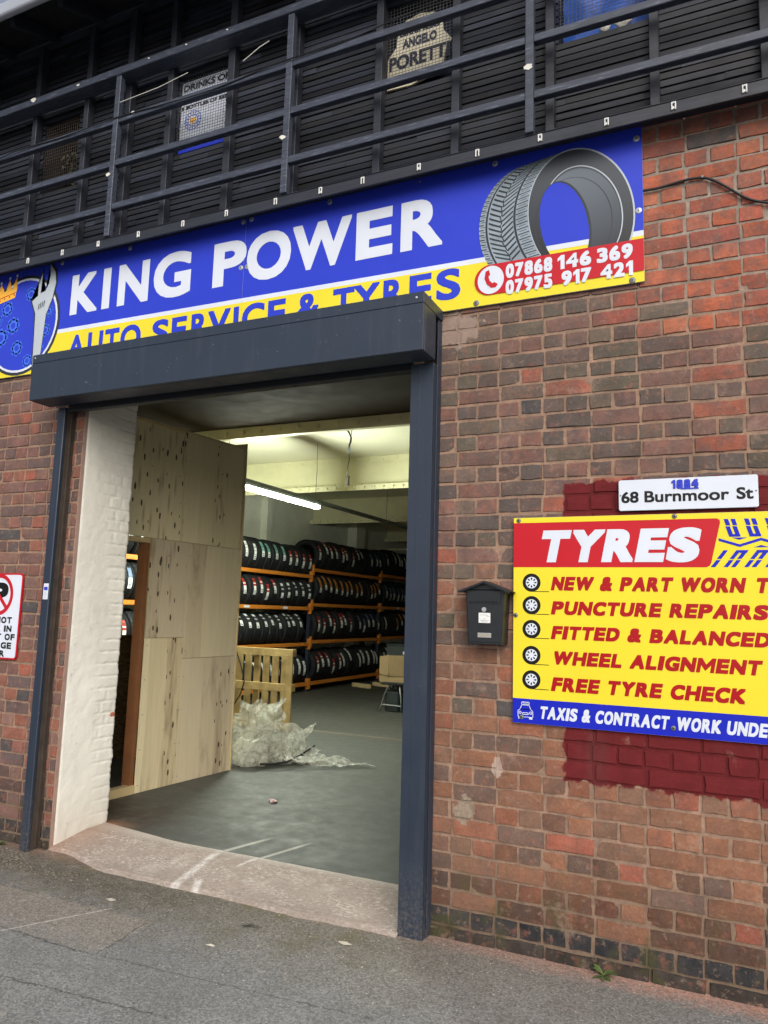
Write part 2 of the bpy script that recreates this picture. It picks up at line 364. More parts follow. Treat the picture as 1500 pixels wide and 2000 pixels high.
def threshold_material():
    g = G('threshold_concrete'); p = g.coord('Position'); X, Y, Z = g.xyz(p)
    a = g.noise(p, 3, 5, .65); b = g.noise(p, 26, 5, .7); c = g.noise(p, 150, 3)
    base = g.mix(g.ramp(a, .3, .7), S(172, 160, 150), S(140, 129, 120))
    d = g.noise(g.coord('Position', (1, 2.2, 1), rad(-62)), 34, 6, .75)
    big_ = g.noise(g.coord('Position', (1, 1.6, 1), rad(-62)), 5, 5, .7)
    base = g.mix(g.math('MULTIPLY', g.ramp(d, .51, .62, 0, .85), g.ramp(big_, .42, .62, .15, 1)), base, S(222, 216, 208)); base = g.mix(g.ramp(a, .52, .66, 0, .45), base, S(206, 198, 188))
    base = g.mix(g.ramp(d, .45, .33, 0, .55), base, S(104, 94, 86))
    base = g.mix(g.ramp(Y, .02, -.14, 0, .6), base, g.mix(d, S(96, 88, 80), S(170, 158, 148)))
    base = g.scalecol(base, g.ramp(c, .3, .7, .84, 1.14))
    base = g.mix(g.math('MULTIPLY', g.ramp(Y, .3, .4), .5), base, S(210, 206, 196))
    base = g.mix(g.ramp(X, -3.6, -3.98, 0, .5), base, S(140, 104, 84))
    def chalk(ax, ay, bx, by, w_):
        L = math.hypot(bx-ax, by-ay); ux, uy = (bx-ax)/L, (by-ay)/L
        u = g.math('ADD', g.math('MULTIPLY', X, ux), g.math('ADD', g.math('MULTIPLY', Y, uy), -(ax*ux+ay*uy)))
        v = g.math('ADD', g.math('MULTIPLY', X, -uy), g.math('ADD', g.math('MULTIPLY', Y, ux), ax*uy-ay*ux))
        return g.math('MULTIPLY', g.ramp(g.math('ABSOLUTE', v), w_, w_*.3), g.math('MULTIPLY', g.ramp(u, 0, .04), g.ramp(u, L, L-.04)))
    ck = g.math('MAXIMUM', chalk(-2.87, -.24, -2.955, .42, .036), chalk(-2.70, -.2, -2.81, .0, .03))
    ck = g.math('MAXIMUM', ck, chalk(-2.71, .2, -2.66, .42, .018))
    base = g.mix(g.math('MULTIPLY', ck, g.ramp(b, .35, .6, .1, .75)), base, S(226, 224, 220))
    return g.fin(base, .88, g.bump(b, .5, .006, g.bump(c, .3, .003)), .3)

def whitewash_material(name, colr=(226, 224, 210), wear=.5, chip=False):
    g = G(name); p = g.coord('Position'); a = g.noise(p, 2.2, 5, .6); b = g.noise(p, 18, 5, .65); c = g.noise(p, 90, 3)
    X, Y, Z = g.xyz(p)
    base = g.scalecol(S(*colr)[:3], g.ramp(a, .3, .7, .88, 1.06))
    base = g.mix(g.ramp(b, .62, .74, 0, wear), base, S(120, 114, 100))
    base = g.mix(g.ramp(Z, .35, .04, 0, .35), base, S(176, 164, 146))
    if chip:
        dy_ = g.math('DIVIDE', g.math('SUBTRACT', Y, .475), .03); dz_ = g.math('DIVIDE', g.math('SUBTRACT', Z, .79), .016)
        d_ = g.math('ADD', g.math('ADD', g.math('MULTIPLY', dy_, dy_), g.math('MULTIPLY', dz_, dz_)), g.math('MULTIPLY', g.math('SUBTRACT', c, .5), 2.5))
        base = g.mix(g.ramp(d_, 1.05, .9), base, S(176, 108, 84))
    br = g.n('ShaderNodeTexBrick'); cb = g.n('ShaderNodeCombineXYZ'); g.t.links.new(g.math('ADD', X, Y), cb.inputs[0]); g.t.links.new(Z, cb.inputs[1])
    g.t.links.new(cb.outputs[0], br.inputs['Vector'])
    br.inputs['Scale'].default_value = 1; br.inputs['Brick Width'].default_value = .23; br.inputs['Row Height'].default_value = .084; br.inputs['Mortar Size'].default_value = .006; br.inputs['Mortar Smooth'].default_value = .6
    vis = g.ramp(g.noise(p, 1.7, 3), .36, .5)
    base = g.mix(g.ramp(g.noise(g.coord('Position', (1, 2.5, 1)), 7, 6, .75), .64, .7, 0, .5), base, S(122, 116, 104))
    base = g.mix(g.ramp(g.noise(g.coord('Position', (1, 9, 1)), 4, 5, .7), .64, .72, 0, .22), base, S(90, 86, 78))
    nb = g.bump(g.math('MULTIPLY', br.outputs['Fac'], vis), -1.0, .008, g.bump(b, .35, .008, g.bump(c, .15, .002)))
    return g.fin(base, .72, nb, .35)

def plywood_material(seed, knotty=.5, dull=0.0):
    g = G('plywood'); rnd = random.Random(seed)
    off = (rnd.uniform(0, 9), rnd.uniform(0, 9), rnd.uniform(0, 9))
    p = g.coord('Object', (0, 1, 1), 0, off); X, Y, Z = g.xyz(p)
    cell = g.math('FLOOR', g.math('ADD', g.math('MULTIPLY', Y, 5.2), g.math('MULTIPLY', g.noise(g.coord('Object', (0, .6, .5), 0, off), 1.5, 2), .5)))
    wn = g.n('ShaderNodeTexWhiteNoise', noise_dimensions='1D'); g.t.links.new(cell, wn.inputs['W']); sv = wn.outputs['Value']
    grain = g.noise(g.coord('Object', (0, 60, 2.2), 0, off, ), 1, 5, .65, dist=.6)
    base = g.mix(sv, S(232, 222, 184), S(206, 192, 156))
    base = g.mix(dull, base, S(196, 184, 160))
    base = g.scalecol(base, g.ramp(grain, .25, .75, .9, 1.07))
    cloud = g.noise(g.coord('Object', (0, 6, 1.1), 0, off), 1, 5, .62, dist=.8)
    smear = g.math('MULTIPLY', g.ramp(cloud, .52, .72, 0, .75), g.ramp(sv, .35, .6))
    base = g.mix(smear, base, S(136, 118, 98))
    streak = g.ramp(g.noise(g.coord('Object', (0, 26, .9), 0, off), 1, 4, .6), .66, .76, 0, .7)
    base = g.mix(g.math('MULTIPLY', streak, g.ramp(cloud, .44, .6)), base, S(104, 84, 66))
    gate = g.ramp(sv, 1-knotty, 1-knotty+.02)
    cb = g.n('ShaderNodeCombineXYZ'); g.put(cb.inputs[0], g.math('MULTIPLY', Y, 13)); g.put(cb.inputs[1], g.math('MULTIPLY', Z, 4.6)); kd = g.voro(cb.outputs[0], 1, dim='2D')
    c2 = g.n('ShaderNodeCombineXYZ'); g.put(c2.inputs[0], g.math('MULTIPLY', Y, 13)); g.put(c2.inputs[1], g.math('MULTIPLY', Z, 2.0))
    size = g.ramp(g.noise(p, 8, 2), .35, .65, .02, .17)
    kn = g.math('LESS_THAN', kd, size)
    halo = g.ramp(g.voro(c2.outputs[0], 1, dim='2D'), .24, .05, 0, .5)
    base = g.mix(g.math('MULTIPLY', halo, gate), base, S(138, 116, 88))
    base = g.mix(g.math('MULTIPLY', g.math('MULTIPLY', kn, .9), gate), base, S(48, 36, 28))
    base = g.mix(g.ramp(g.noise(p, 60, 3, .7), .7, .78, 0, .35), base, S(120, 108, 88))
    return g.fin(base, .7, g.bump(grain, .15, .003), .3)

def timber_black_material(name, lightness=1.0):
    g = G(name); v = g.coord('Object', (1.2, 8, 22)); p = g.coord('Object')
    at = g.n('ShaderNodeAttribute', attribute_name='Col'); 
    gr = g.noise(v, 3, 5, .65); b = g.noise(p, 5, 4)
    base = g.scalecol(S(27*lightness, 30*lightness, 38*lightness)[:3], g.ramp(gr, .3, .7, .6, 1.5))
    base = g.mix(1.0, base, at.outputs['Color'], 'MULTIPLY')
    base = g.mix(g.ramp(g.noise(p, 30, 4, .7), .66, .74, 0, .3), base, S(110, 110, 112))
    return g.fin(base, g.ramp(b, .3, .7, .42, .7), g.bump(gr, .3, .003), .45)

def rail_material():
    g = G('painted_rail'); p = g.coord('Object'); v = g.coord('Object', (2, 30, 30))
    a = g.noise(v, 2, 4); b = g.noise(g.coord('Object', (4, 40, 40)), 3, 4, .7)
    base = g.scalecol(S(50, 56, 70)[:3], g.ramp(a, .3, .7, .75, 1.3))
    base = g.mix(g.ramp(b, .55, .7, 0, .55), base, S(120, 128, 146))
    base = g.mix(g.ramp(g.noise(p, 13, 4, .7), .68, .75, 0, .7), base, S(84, 66, 56))
    return g.fin(base, .5, g.bump(a, .2, .003), .5)

def steel():
    g = G('anthracite_coating'); p = g.coord('Position'); X, Y, Z = g.xyz(p)
    base = g.scalecol(S(35, 46, 62)[:3], g.ramp(g.noise(p, 2.5, 4), .25, .75, .92, 1.08))
    streak = g.noise(g.coord('Position', (22, 22, 1.3)), 1, 5, .6)
    base = g.mix(g.ramp(streak, .55, .75, 0, .08), base, S(120, 122, 122))
    base = g.mix(g.math('MULTIPLY', g.ramp(Z, .4, .0, 0, .5), g.ramp(g.noise(p, 60, 5, .75), .45, .62)), base, S(112, 104, 94))
    scr = g.noise(g.coord('Position', (60, 60, 16), 0, (3, 1, 2)), 1.4, 3, .6)
    base = g.mix(g.ramp(scr, .74, .78, 0, .6), base, S(168, 170, 172))
    base = g.mix(g.ramp(g.noise(p, 48, 2), .72, .76, 0, .3), base, S(140, 140, 140))
    nb = g.bump(g.noise(p, 3.2, 2), .10, .02, g.bump(g.noise(p, 70, 3), .04, .002))
    return g.fin(base, g.ramp(g.noise(p, 7, 4), .3, .7, .36, .56), nb, .5)
M_NAVY = steel()
M_NAVYD = plain('anthracite_shadow_gap', S(30, 33, 38), .5, .1)
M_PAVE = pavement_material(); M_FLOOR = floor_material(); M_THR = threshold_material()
M_WHITEW = whitewash_material('cream_masonry_paint', (232, 232, 224), .3, True)
M_INWALL = whitewash_material('whitewashed_brick', (222, 222, 206), .5)
M_CREAM = plain('cream_steel_paint', S(206, 202, 166), .6, .1, 3, 30, .15)
M_CEIL = plain('cream_ceiling_paint', S(212, 210, 184), .75, .07, 1.5, 20, .1)
M_BROWN = plain('brown_ceiling_board', S(54, 46, 34), .95, .1, 2, spec=.1)
M_BLACKW = timber_black_material('black_stained_boards', 1.0)
M_POSTW = timber_black_material('black_stained_post', 1.25)
M_RAIL = rail_material()
M_DARK = plain('dark_recess', S(20, 21, 24), .9)
M_GREYG = plain('grey_gutter', S(150, 156, 168), .45, .06)
M_WIRE = plain('galvanised_wire', S(96, 98, 104), .5, .1, metal=.6)
M_WIREB = plain('rusty_wire', S(70, 60, 54), .7, .2)
M_WHITE = plain('white_print', S(204, 212, 226), .4, .06, 2.5, 60, .02, spec=.28)
M_BLUE = plain('blue_print', S(42, 60, 190), .38, .06, 2.5, 60, .02, spec=.28)
M_YEL = plain('yellow_print', S(220, 205, 50), .38, .06, 2.5, 60, .02, spec=.28)
M_BLUED = plain('deep_blue_print', S(20, 34, 176), .42, .06, 2.5, 60, .02, spec=.25)
M_RED = plain('red_print', S(180, 24, 38), .38, .06, 2.5, 60, .02, spec=.28)
M_REDT = plain('dark_red_print', S(160, 14, 24), .38, .06, 2.5, 60, .02, spec=.28)
M_BLACK = plain('black_print', S(18, 18, 19), .4, .06, 2.5, 60, .02, spec=.28)
M_GREYP = plain('grey_print', S(66, 72, 80), .4, .06, 5)
M_GREYD = plain('dark_grey_print', S(38, 42, 48), .4, .08, 5)
M_GREYL = plain('light_grey_print', S(172, 182, 192), .4, .06, 5)
M_SKYB = plain('light_blue_print', S(46, 132, 220), .4, .05, 5)
M_GEAR = plain('pale_blue_print', S(58, 104, 224), .4, .05, 5)
M_GOLD = plain('gold_print', S(240, 178, 60), .4, .08, 5)
M_ALU = plain('panel_edge', S(180, 182, 184), .4, .03)
M_SCREW = plain('screw_steel', S(176, 180, 184), .35, .1, metal=.5)
M_SCREWG = plain('screw_grey', S(110, 114, 116), .45, .1, metal=.4)
M_ORANGE = plain('orange_rack_paint', S(196, 118, 40), .45, .08, 4)
M_RUBBER = plain('tyre_rubber', S(15, 16, 19), .72, .15, 8, 60, .1, spec=.3)
M_RACKB = plain('dark_blue_rack_paint', S(34, 40, 54), .5, .1)
M_STUD = plain('red_brown_stud_timber', S(134, 88, 54), .7, .18, 5)
M_PINE = plain('pale_pine', S(204, 184, 138), .7, .14, 6, 30, .2)
M_PALLET = plain('pallet_timber', S(172, 148, 100), .8, .4, 7, 25, .3)
M_CARD = plain('cardboard', S(126, 106, 74), .8, .08, 5)
M_CRATE = plain('dark_plastic', S(28, 36, 38), .5, .1)
M_CHROME = plain('grey_steel_tube', S(120, 124, 122), .4, .08, metal=.5)
M_BLACKP = plain('black_plastic', S(16, 17, 19), .5, .1)
M_LBOX = plain('letterbox_paint', S(24, 28, 34), .42, .1, 8, 70, .1)
M_PAPER = plain('note_paper', S(214, 218, 218), .8, .04)
M_LEAF = plain('weed_leaf', S(74, 92, 48), .6, .25, 20)
M_STONE = plain('loose_grit', S(104, 98, 88), .9, .45, 30, coordk='Position')
M_SCRAP = plain('torn_scrap', S(206, 206, 198), .8, .1)
M_CHIPW = plain('white_clip', S(206, 208, 208), .5, .06)
M_BLUET = plain('blue_tarpaulin', S(48, 96, 190), .5, .3, 9, 12, .6)
M_GALV = plain('galvanised_channel', S(108, 114, 112), .5, .12, 6, metal=.3)

def osb_material():
    g = G('osb'); p = g.coord('Object', (1, 1, 1)); c = g.xyz(g.voro(g.coord('Object', (6, 6, 22), .6), 3, out='Color'))[0]
    base = g.mix(c, S(120, 98, 66), S(70, 56, 40)); return g.fin(base, .8, g.bump(c, .3, .003))
M_OSB = osb_material()
def tube_light():
    g = G('fluorescent_tube'); g.b.inputs['Base Color'].default_value = (1, 1, 1, 1)
    g.b.inputs['Emission Color'].default_value = (.93, 1, .84, 1); g.b.inputs['Emission Strength'].default_value = 400
    return g.m
M_TUBE = tube_light()
def polythene():
    g = G('clear_polythene'); p = g.coord('Object')
    n = g.noise(p, 7, 4, .65, dist=1.0); n2 = g.math('MINIMUM', g.voro(g.coord('Object', (1, 1, .55)), 11, feature='DISTANCE_TO_EDGE'), .12); n2b = g.math('MINIMUM', g.voro(g.coord('Object', (.6, 1, 1), .5), 27, feature='DISTANCE_TO_EDGE'), .1); n3 = g.noise(p, 40, 4, .7)
    nb = g.bump(n3, .5, .010, g.bump(n2, 1.0, .12, g.bump(n2b, .8, .06)))
    g.b.inputs['Base Color'].default_value = S(236, 238, 228); g.b.inputs['Roughness'].default_value = .16
    g.put(g.b.inputs['Normal'], nb); g.b.inputs['Specular IOR Level'].default_value = .8
    tr = g.n('ShaderNodeBsdfTranslucent'); tr.inputs['Color'].default_value = S(240, 240, 230); g.t.links.new(nb, tr.inputs['Normal'])
    m1 = g.n('ShaderNodeMixShader'); m1.inputs[0].default_value = .5; g.t.links.new(g.b.outputs[0], m1.inputs[1]); g.t.links.new(tr.outputs[0], m1.inputs[2])
    tp_ = g.n('ShaderNodeBsdfTransparent'); m2 = g.n('ShaderNodeMixShader'); g.put(m2.inputs[0], g.ramp(n, .3, .66, .18, .72))
    g.t.links.new(m1.outputs[0], m2.inputs[1]); g.t.links.new(tp_.outputs[0], m2.inputs[2]); g.t.links.new(m2.outputs[0], g.out.inputs[0])
    return g.m
M_POLY = polythene()

# ------------------------------------------------------------------ ground, threshold, warehouse floor
mb = MB(); mb.quad((-300, -300, 0), (300, -300, 0), (300, 300, 0), (-300, 300, 0))
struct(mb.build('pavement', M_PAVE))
mb = MB()
nx = 40
for i in range(nx):
    xs = [-4.01+2.48*(i+k)/nx for k in (0, 1)]
    def fy(x): return -.14+.025*noise.noise(Vector((x*2.1, 3, 0)))+.014*noise.noise(Vector((x*9, 1, 0))) + (.13 if x < -3.4 else 0)*min(1, (-3.4-x)/.4)
    def by(x): return .385+.10*max(0, (-3.3-x)/.7)+.006*noise.noise(Vector((x*14, 7, 0)))
    prev = None
    ys = lambda x: [(fy(x), -.002), (fy(x)+.035, .016), (.30, .0555), (by(x), .0565)]
    A, B = ys(xs[0]), ys(xs[1])
    for k in range(3):
        mb.quad((xs[0], A[k][0], A[k][1]), (xs[1], B[k][0], B[k][1]), (xs[1], B[k+1][0], B[k+1][1]), (xs[0], A[k+1][0], A[k+1][1]))
struct(mb.build('threshold', M_THR))
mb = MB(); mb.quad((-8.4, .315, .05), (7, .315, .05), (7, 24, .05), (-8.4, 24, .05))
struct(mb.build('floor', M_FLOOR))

# ------------------------------------------------------------------ the brick building
bld = thing('garage_building', 'red brown brick garage building with wide open doorway and cream painted steel ceiling beams inside', 'building', (-2.7, .25, 0))
OPX0, OPX1, OPZ = -4.01, -1.50, 3.10
CH, Z0 = .0839, .0546
XL, XR, ZT = -9.0, 4.0, 4.02
rb = random.Random(11)
PA = [(186, 108, 84), (174, 98, 80), (192, 118, 90), (160, 94, 82), (184, 104, 78), (172, 108, 90)]
PB = [(122, 98, 90), (106, 92, 86), (132, 100, 92), (98, 88, 84), (112, 100, 88), (140, 102, 92), (110, 92, 86), (120, 102, 92), (104, 96, 84)]
PC = [(150, 108, 86), (156, 110, 86), (134, 100, 84), (158, 104, 82), (118, 96, 86), (146, 104, 82), (138, 106, 88)]
PD = [(132, 98, 92), (112, 92, 90), (146, 100, 90), (106, 90, 90), (138, 106, 96), (154, 100, 84), (122, 96, 90)]
PBLUE = [(50, 52, 56), (58, 58, 60), (44, 46, 50)]
def brick_colour(x, z, row):
    if row == 0: c = rb.choice(PBLUE)
    elif row == -1: c = (62, 56, 52)
    else:
        if x < -3: P = PD
        elif z > 2.85 and x > -.4-.25*(z-2.85)+rb.uniform(-.2, .2): P = PA
        elif z < 1.62+rb.uniform(-.22, .22): P = PC if z < 1.0 or rb.random() < .8 else PB
        else: P = PB
        c = rb.choice(P)
        if row <= 2 and rb.random() < .75: c = tuple(q*.72 for q in c)
        elif row <= 4 and rb.random() < .3: c = tuple(q*.8 for q in c)
        elif rb.random() < .02: c = (84, 82, 84)
        elif rb.random() < .07 and P is not PA: c = (164, 98, 80)
    k = rb.uniform(.93, 1.06)
    return S(min(255, c[0]*k), min(255, c[1]*k), min(255, c[2]*k))
def brick(mb, x0, x1, z0, z1, y=0.0):
    """one brick: rounded, slightly chipped face proud of the mortar"""
    nx_, nz_ = (5, 3) if x1-x0 > .15 else (3, 3)
    dy = rb.uniform(-.0025, .0025); tilt = rb.uniform(-.02, .02)
    grid = []
    chip = rb.random() < .17; cx, cz = rb.choice((x0, x1)), rb.choice((z0, z1))
    for j in range(nz_+2):
        for i in range(nx_+2):
            fx = 0 if i == 0 else (1 if i == nx_+1 else (i-1)/(nx_-1)); fz = 0 if j == 0 else (1 if j == nz_+1 else (j-1)/(nz_-1))
            edge = i in (0, nx_+1) or j in (0, nz_+1)
            ins = 0 if edge else .004
            xx = x0+ins+fx*(x1-x0-2*ins); zz = z0+ins+fz*(z1-z0-2*ins)
            border = i in (1, nx_) or j in (1, nz_)
            jx = rb.uniform(-.003, .003) if border or edge else 0; jz = rb.uniform(-.003, .003) if border or edge else 0
            yy = y+dy+(.016 if edge else (rb.uniform(0, .0035) if border else 0))+tilt*(xx-(x0+x1)/2)*.2
            if chip and not edge:
                d = math.hypot(xx-cx, zz-cz)
                if d < .05: yy += .008*(1-d/.05)
            grid.append((xx+jx, yy, zz+jz))
    W = nx_+2; fs = []
    for j in range(nz_+1):
        for i in range(W-1): fs.append((j*W+i, j*W+i+1, (j+1)*W+i+1, (j+1)*W+i))
    mb.add(grid, fs)
mb = MB()
row = -1
while True:
    z = Z0+row*CH; z1 = z+CH
    if z > ZT: break
    stretch = row % 2 == 1
    pitch = .2303 if stretch else .11515
    x0 = -.839 if stretch else -.907+.055
    k = math.floor((XL-x0)/pitch)
    while x0+k*pitch < XR:
        a = x0+k*pitch+rb.uniform(-.003, .003); b = x0+(k+1)*pitch+rb.uniform(-.003, .003); k += 1
        segs = [(a, b)]
        if z < OPZ-.02:
            if b <= OPX0 or a >= OPX1: pass
            elif a < OPX0 < b: segs = [(a, OPX0+.005)] if OPX0-a > .03 else []
            elif a < OPX1 < b: segs = [(OPX1-.005, b)] if b-OPX1 > .03 else []
            else: segs = []
        for (p, q) in segs:
            mb.cc = brick_colour((p+q)/2, z, row)
            j = rb.uniform(.0035, .0055); wz = rb.uniform(-.0015, .0015)
            zb = z+j+wz if row >= 0 else -.05
            if row == -1:
                brick(mb, p+j, q-j, zb, z1-j, -.012)
            else: brick(mb, p+j, q-j, zb, min(z1-j+wz, ZT), 0.0)
    row += 1
wall = mb.build('front_wall', M_BRICK, bld, col=True)
# mortar bed behind the bricks (solid wall with the doorway left open)
mb = MB()
mb.box(XL, OPX0-.03, .0075, .30, -.05, OPZ); mb.box(OPX0-.0299, OPX0+.004, .0075, .032, -.05, OPZ); mb.box(OPX1-.004, XR, .0075, .50, -.05, OPZ); mb.box(XL, XR, .0075, .50, OPZ, ZT)
mb.build('mortar_bed', M_MORTAR, wall)
# brick returns on the left jamb (first 3 cm pinkish plaster strip) and the painted pillar
mb = MB()
ny, nz = 36, 420
def ragged(z): return .505+.012*noise.noise(Vector((1, 2, z*9)))+.006*noise.noise(Vector((5, 2, z*31)))
vs = []
for j in range(nz+1):
    z = .0+3.1*j/nz
    for i in range(ny+1):
        t = i/ny; y = .032+t*(ragged(z)-.032)
        e = .004*noise.noise(Vector((y*4, z*3, 3)))+.0016*noise.noise(Vector((y*17, z*15, 9)))+.0012*noise.noise(Vector((y*50, z*45, 4)))
        row_ = (z+.03)/CH; fr_ = row_-math.floor(row_); vis_ = max(0, min(1, (t-.42)*3+noise.noise(Vector((y*3, z*1.6, 8)))*1.2))
        off_ = .115*(int(row_) % 2)*.5; hd = ((y+off_)/.115)%1
        if min(fr_, 1-fr_) < .09 or (min(hd, 1-hd) < .05 and noise.noise(Vector((z*2, 5, 1))) > 0): e -= .0035*vis_*(1+noise.noise(Vector((y*30, z*30, 2))))
        if i == ny: e -= .03
        if i == 0: e = -.004
        vs.append((OPX0+.006+e, y, z))
fs = [(j*(ny+1)+i, j*(ny+1)+i+1, (j+1)*(ny+1)+i+1, (j+1)*(ny+1)+i) for j in range(nz) for i in range(ny)]
mb.add(vs, fs)
mb.box(-4.6, OPX0-.031, .301, .49, 0, OPZ); mb.box(OPX0-.0305, OPX0-.02, .033, .49, 0, OPZ)
pil = mb.build('painted_pillar', M_WHITEW, bld, smooth=True)
M_PLAST = plain('pink_plaster', S(158, 132, 122), .9, .15, 12, 40, .4)
mb = MB(); mb.box(OPX0+.0045, OPX0+.0065, .006, .034, 0, OPZ); mb.build('plaster_edge', M_PLAST, bld)

# shell of the workshop
mb = MB(); mb.box(-8.6, -8.4, .5, 24, -.05, 4.0); mb.build('side_wall', M_INWALL, bld)
for q in ((-8.399, -8.16, 12.3, 12.75, 0, 3.99), (-8.399, -8.25, 8.6, 8.8, 0, 3.99)): mb = MB(); mb.box(*q); mb.build('wall_pier', M_INWALL, bld)
mb = MB(); mb.box(-8.4, 7, 24, 24.2, -.05, 4.0); mb.box(7, 7.2, .5, 24, -.05, 4.0); mb.box(-8.4, -4.6, .30, .4, -.05, 4.0); mb.build('inner_wall', M_INWALL, bld)
mb = MB(); mb.box(-8.4, 7, 3.38, 24, 4.0, 4.15); mb.build('ceiling', M_CEIL, bld)
mb = MB(); mb.box(-8.4, 7, .5, 3.26, 3.615, 4.15); mb.build('entrance_soffit', M_BROWN, bld)
def beam(y, z0, z1, fl, bolts):
    m = MB(); m.box(-8.4, 7, y, y+.016, z0, z1)
    m.box(-8.4, 7, y-fl, y+fl+.016, z0-.014, z0)
    if bolts:
        m.box(-8.4, 7, y-.135, y-.118, z0-.055, z0+.03)
        for q in range(60): m.dome((-8.3+q*.165, y-.135, z0-.012), .021, .022, 8)
        m.box(-8.4, 7, y-.09, y, z0, z0+.012); m.box(-8.4, 7, y-.012, y-.001, z0+.012, z0+.10)
        m.box(-8.4, 7, y-.012, y-.001, z1-.10, z1-.001)
        x = -8.2
        while x < -2:
            m.dome((x, y-.012, z0+.055), .019, .018, 8); m.dome((x+.1, y-.012, z1-.055), .017, .016, 8)
            m.cyl((x+.05, y-.06, z0-.014), (0, 0, -1), .017, .016, 8); x += .245
    m.build('ceiling_beam', M_CREAM, bld)
m = MB(); m.box(-8.4, 7, 3.28, 3.36, 3.50, 3.72); 
for i in range(24): m.dome((-8.0+i*.245, 3.28, 3.56), .028, .02, 10); m.cyl((-8.0+i*.245, 3.275, 3.535), (0, 0, 1), .016, .05, 8)
m.build('ceiling_beam', M_CREAM, bld)
beam(6.77, 3.50, 3.999, .11, True); beam(10.63, 3.50, 3.999, .11, True); beam(14.55, 3.50, 3.999, .11, True); beam(18.6, 3.5, 3.999, .11, False)
m = MB(); m.box(-8.2, 2, 13.4, 13.45, 3.12, 3.16)
for i in range(30): m.dome((-8+i*.3, 13.4, 3.14), .02, .02, 6)
m.build('ceiling_angle', M_CREAM, bld)
# roof slab and eave above the boarded storey belong to the building too
up_ = thing('boarded_upper_wall', 'black stained timber boarding with uprights and mesh windows above the brick wall', 'wall', (-2.7, 0, 4.03))
rw = random.Random(3)
WINS = [(-4.655, -4.30), (-3.375, -2.965), (-1.80, -1.37), (-.765, -.29)]
WZ0, WZ1 = 4.63, 5.155
mb = MB(); BH = .0405; z = 4.035; r_ = 0
while z < 5.86:
    spans = [(-8.5, 3.5)]
    if z+BH > WZ0 and z < WZ1:
        spans = []; x = -8.5
        for a, b in WINS: spans.append((x, a)); x = b
        spans.append((x, 3.5))
    for a, b in spans:
        x = a
        while x < b-1e-6:
            xe = min(b, x+rw.uniform(.25, 1.5))
            if b-xe < .1: xe = b
            k = rw.choice((.4, .6, .8, .9, 1.1, 1.3, 1.6, 2.3))
            mb.cc = (k, k, k*1.03, 1)
            dy = rw.uniform(-.003, .003)
            mb.add([(x+.0006, -.003+dy, z+.005), (xe-.0006, -.003+dy, z+.005), (xe-.0006, .0015+dy, z+BH), (x+.0006, .0015+dy, z+BH), (x+.0006, .03, z+.0065), (xe-.0006, .03, z+.0065), (xe-.0006, .03, z+BH), (x+.0006, .03, z+BH)],
                   [(0, 1, 2, 3), (4, 0, 3, 7), (1, 5, 6, 2), (3, 2, 6, 7), (0, 4, 5, 1)])
            x = xe
    z += BH; r_ += 1
mb.build('cladding', M_BLACKW, up_, col=True)
mb = MB(); x = -8.5
for a, b in WINS+[(3.5, 3.5)]:
    mb.box(x, a, .032, .2, 4.022, 5.9); 
    if b > a: mb.box(a, b, .032, .2, 4.022, WZ0-.01); mb.box(a, b, .032, .2, WZ1+.02, 5.9); mb.box(a, b, .30, .32, WZ0-.05, WZ1+.05)
    x = b
mb.build('backing', M_DARK, up_)
for x in (-8.1, -7.5, -6.9, -6.4, -5.9, -5.25, -4.71, -4.18, -3.78, -3.40, -2.89, -2.39, -1.81, -1.327, -.80, -.28, .213, .75, 1.3, 1.9, 2.5):
    mb = MB(); wd = .046 if rw.random() < .7 else .052
    mb.box(x-wd/2, x+wd/2, -.062, -.003, 4.03, 5.80); mb.build('post', M_POSTW, up_, bevel=.003, col=True)
mb = MB(); mb.box(-8.5, 3.5, -.075, -.003, 5.80, 5.87); mb.build('wall_plate', M_POSTW, up_, bevel=.003, col=True)
# fascia strip with white banner clips
mb = MB(); mb.box(-8.5, 3.5, -.142, -.128, 3.948, 4.012); mb.box(-8.5, 3.5, -.146, -.128, 4.0125, 4.019); mb.box(-8.5, 3.5, -.127, -.004, 4.004, 4.02)
fs_ = mb.build('fascia_strip', M_POSTW, up_, bevel=.002, col=True)
CLIPX = [-4.53, -4.19, -3.855, -3.50, -3.13, -2.79, -2.43, -2.12, -1.845, -1.50, -1.165, -.83, -.50, -.19, .115]
for x in CLIPX:
    mb = MB(); mb.box(x-.011, x-.005, -.15, -.1425, 3.965, 4.006); mb.box(x+.005, x+.011, -.15, -.1425, 3.965, 4.006); mb.box(x-.005, x+.005, -.15, -.1425, 3.998, 4.006)
    if rw.random() < .5: mb.box(x-.005, x+.003, -.149, -.1425, 3.968, 3.982)
    mb.build('banner_clip', M_CHIPW, fs_, bevel=.0015)
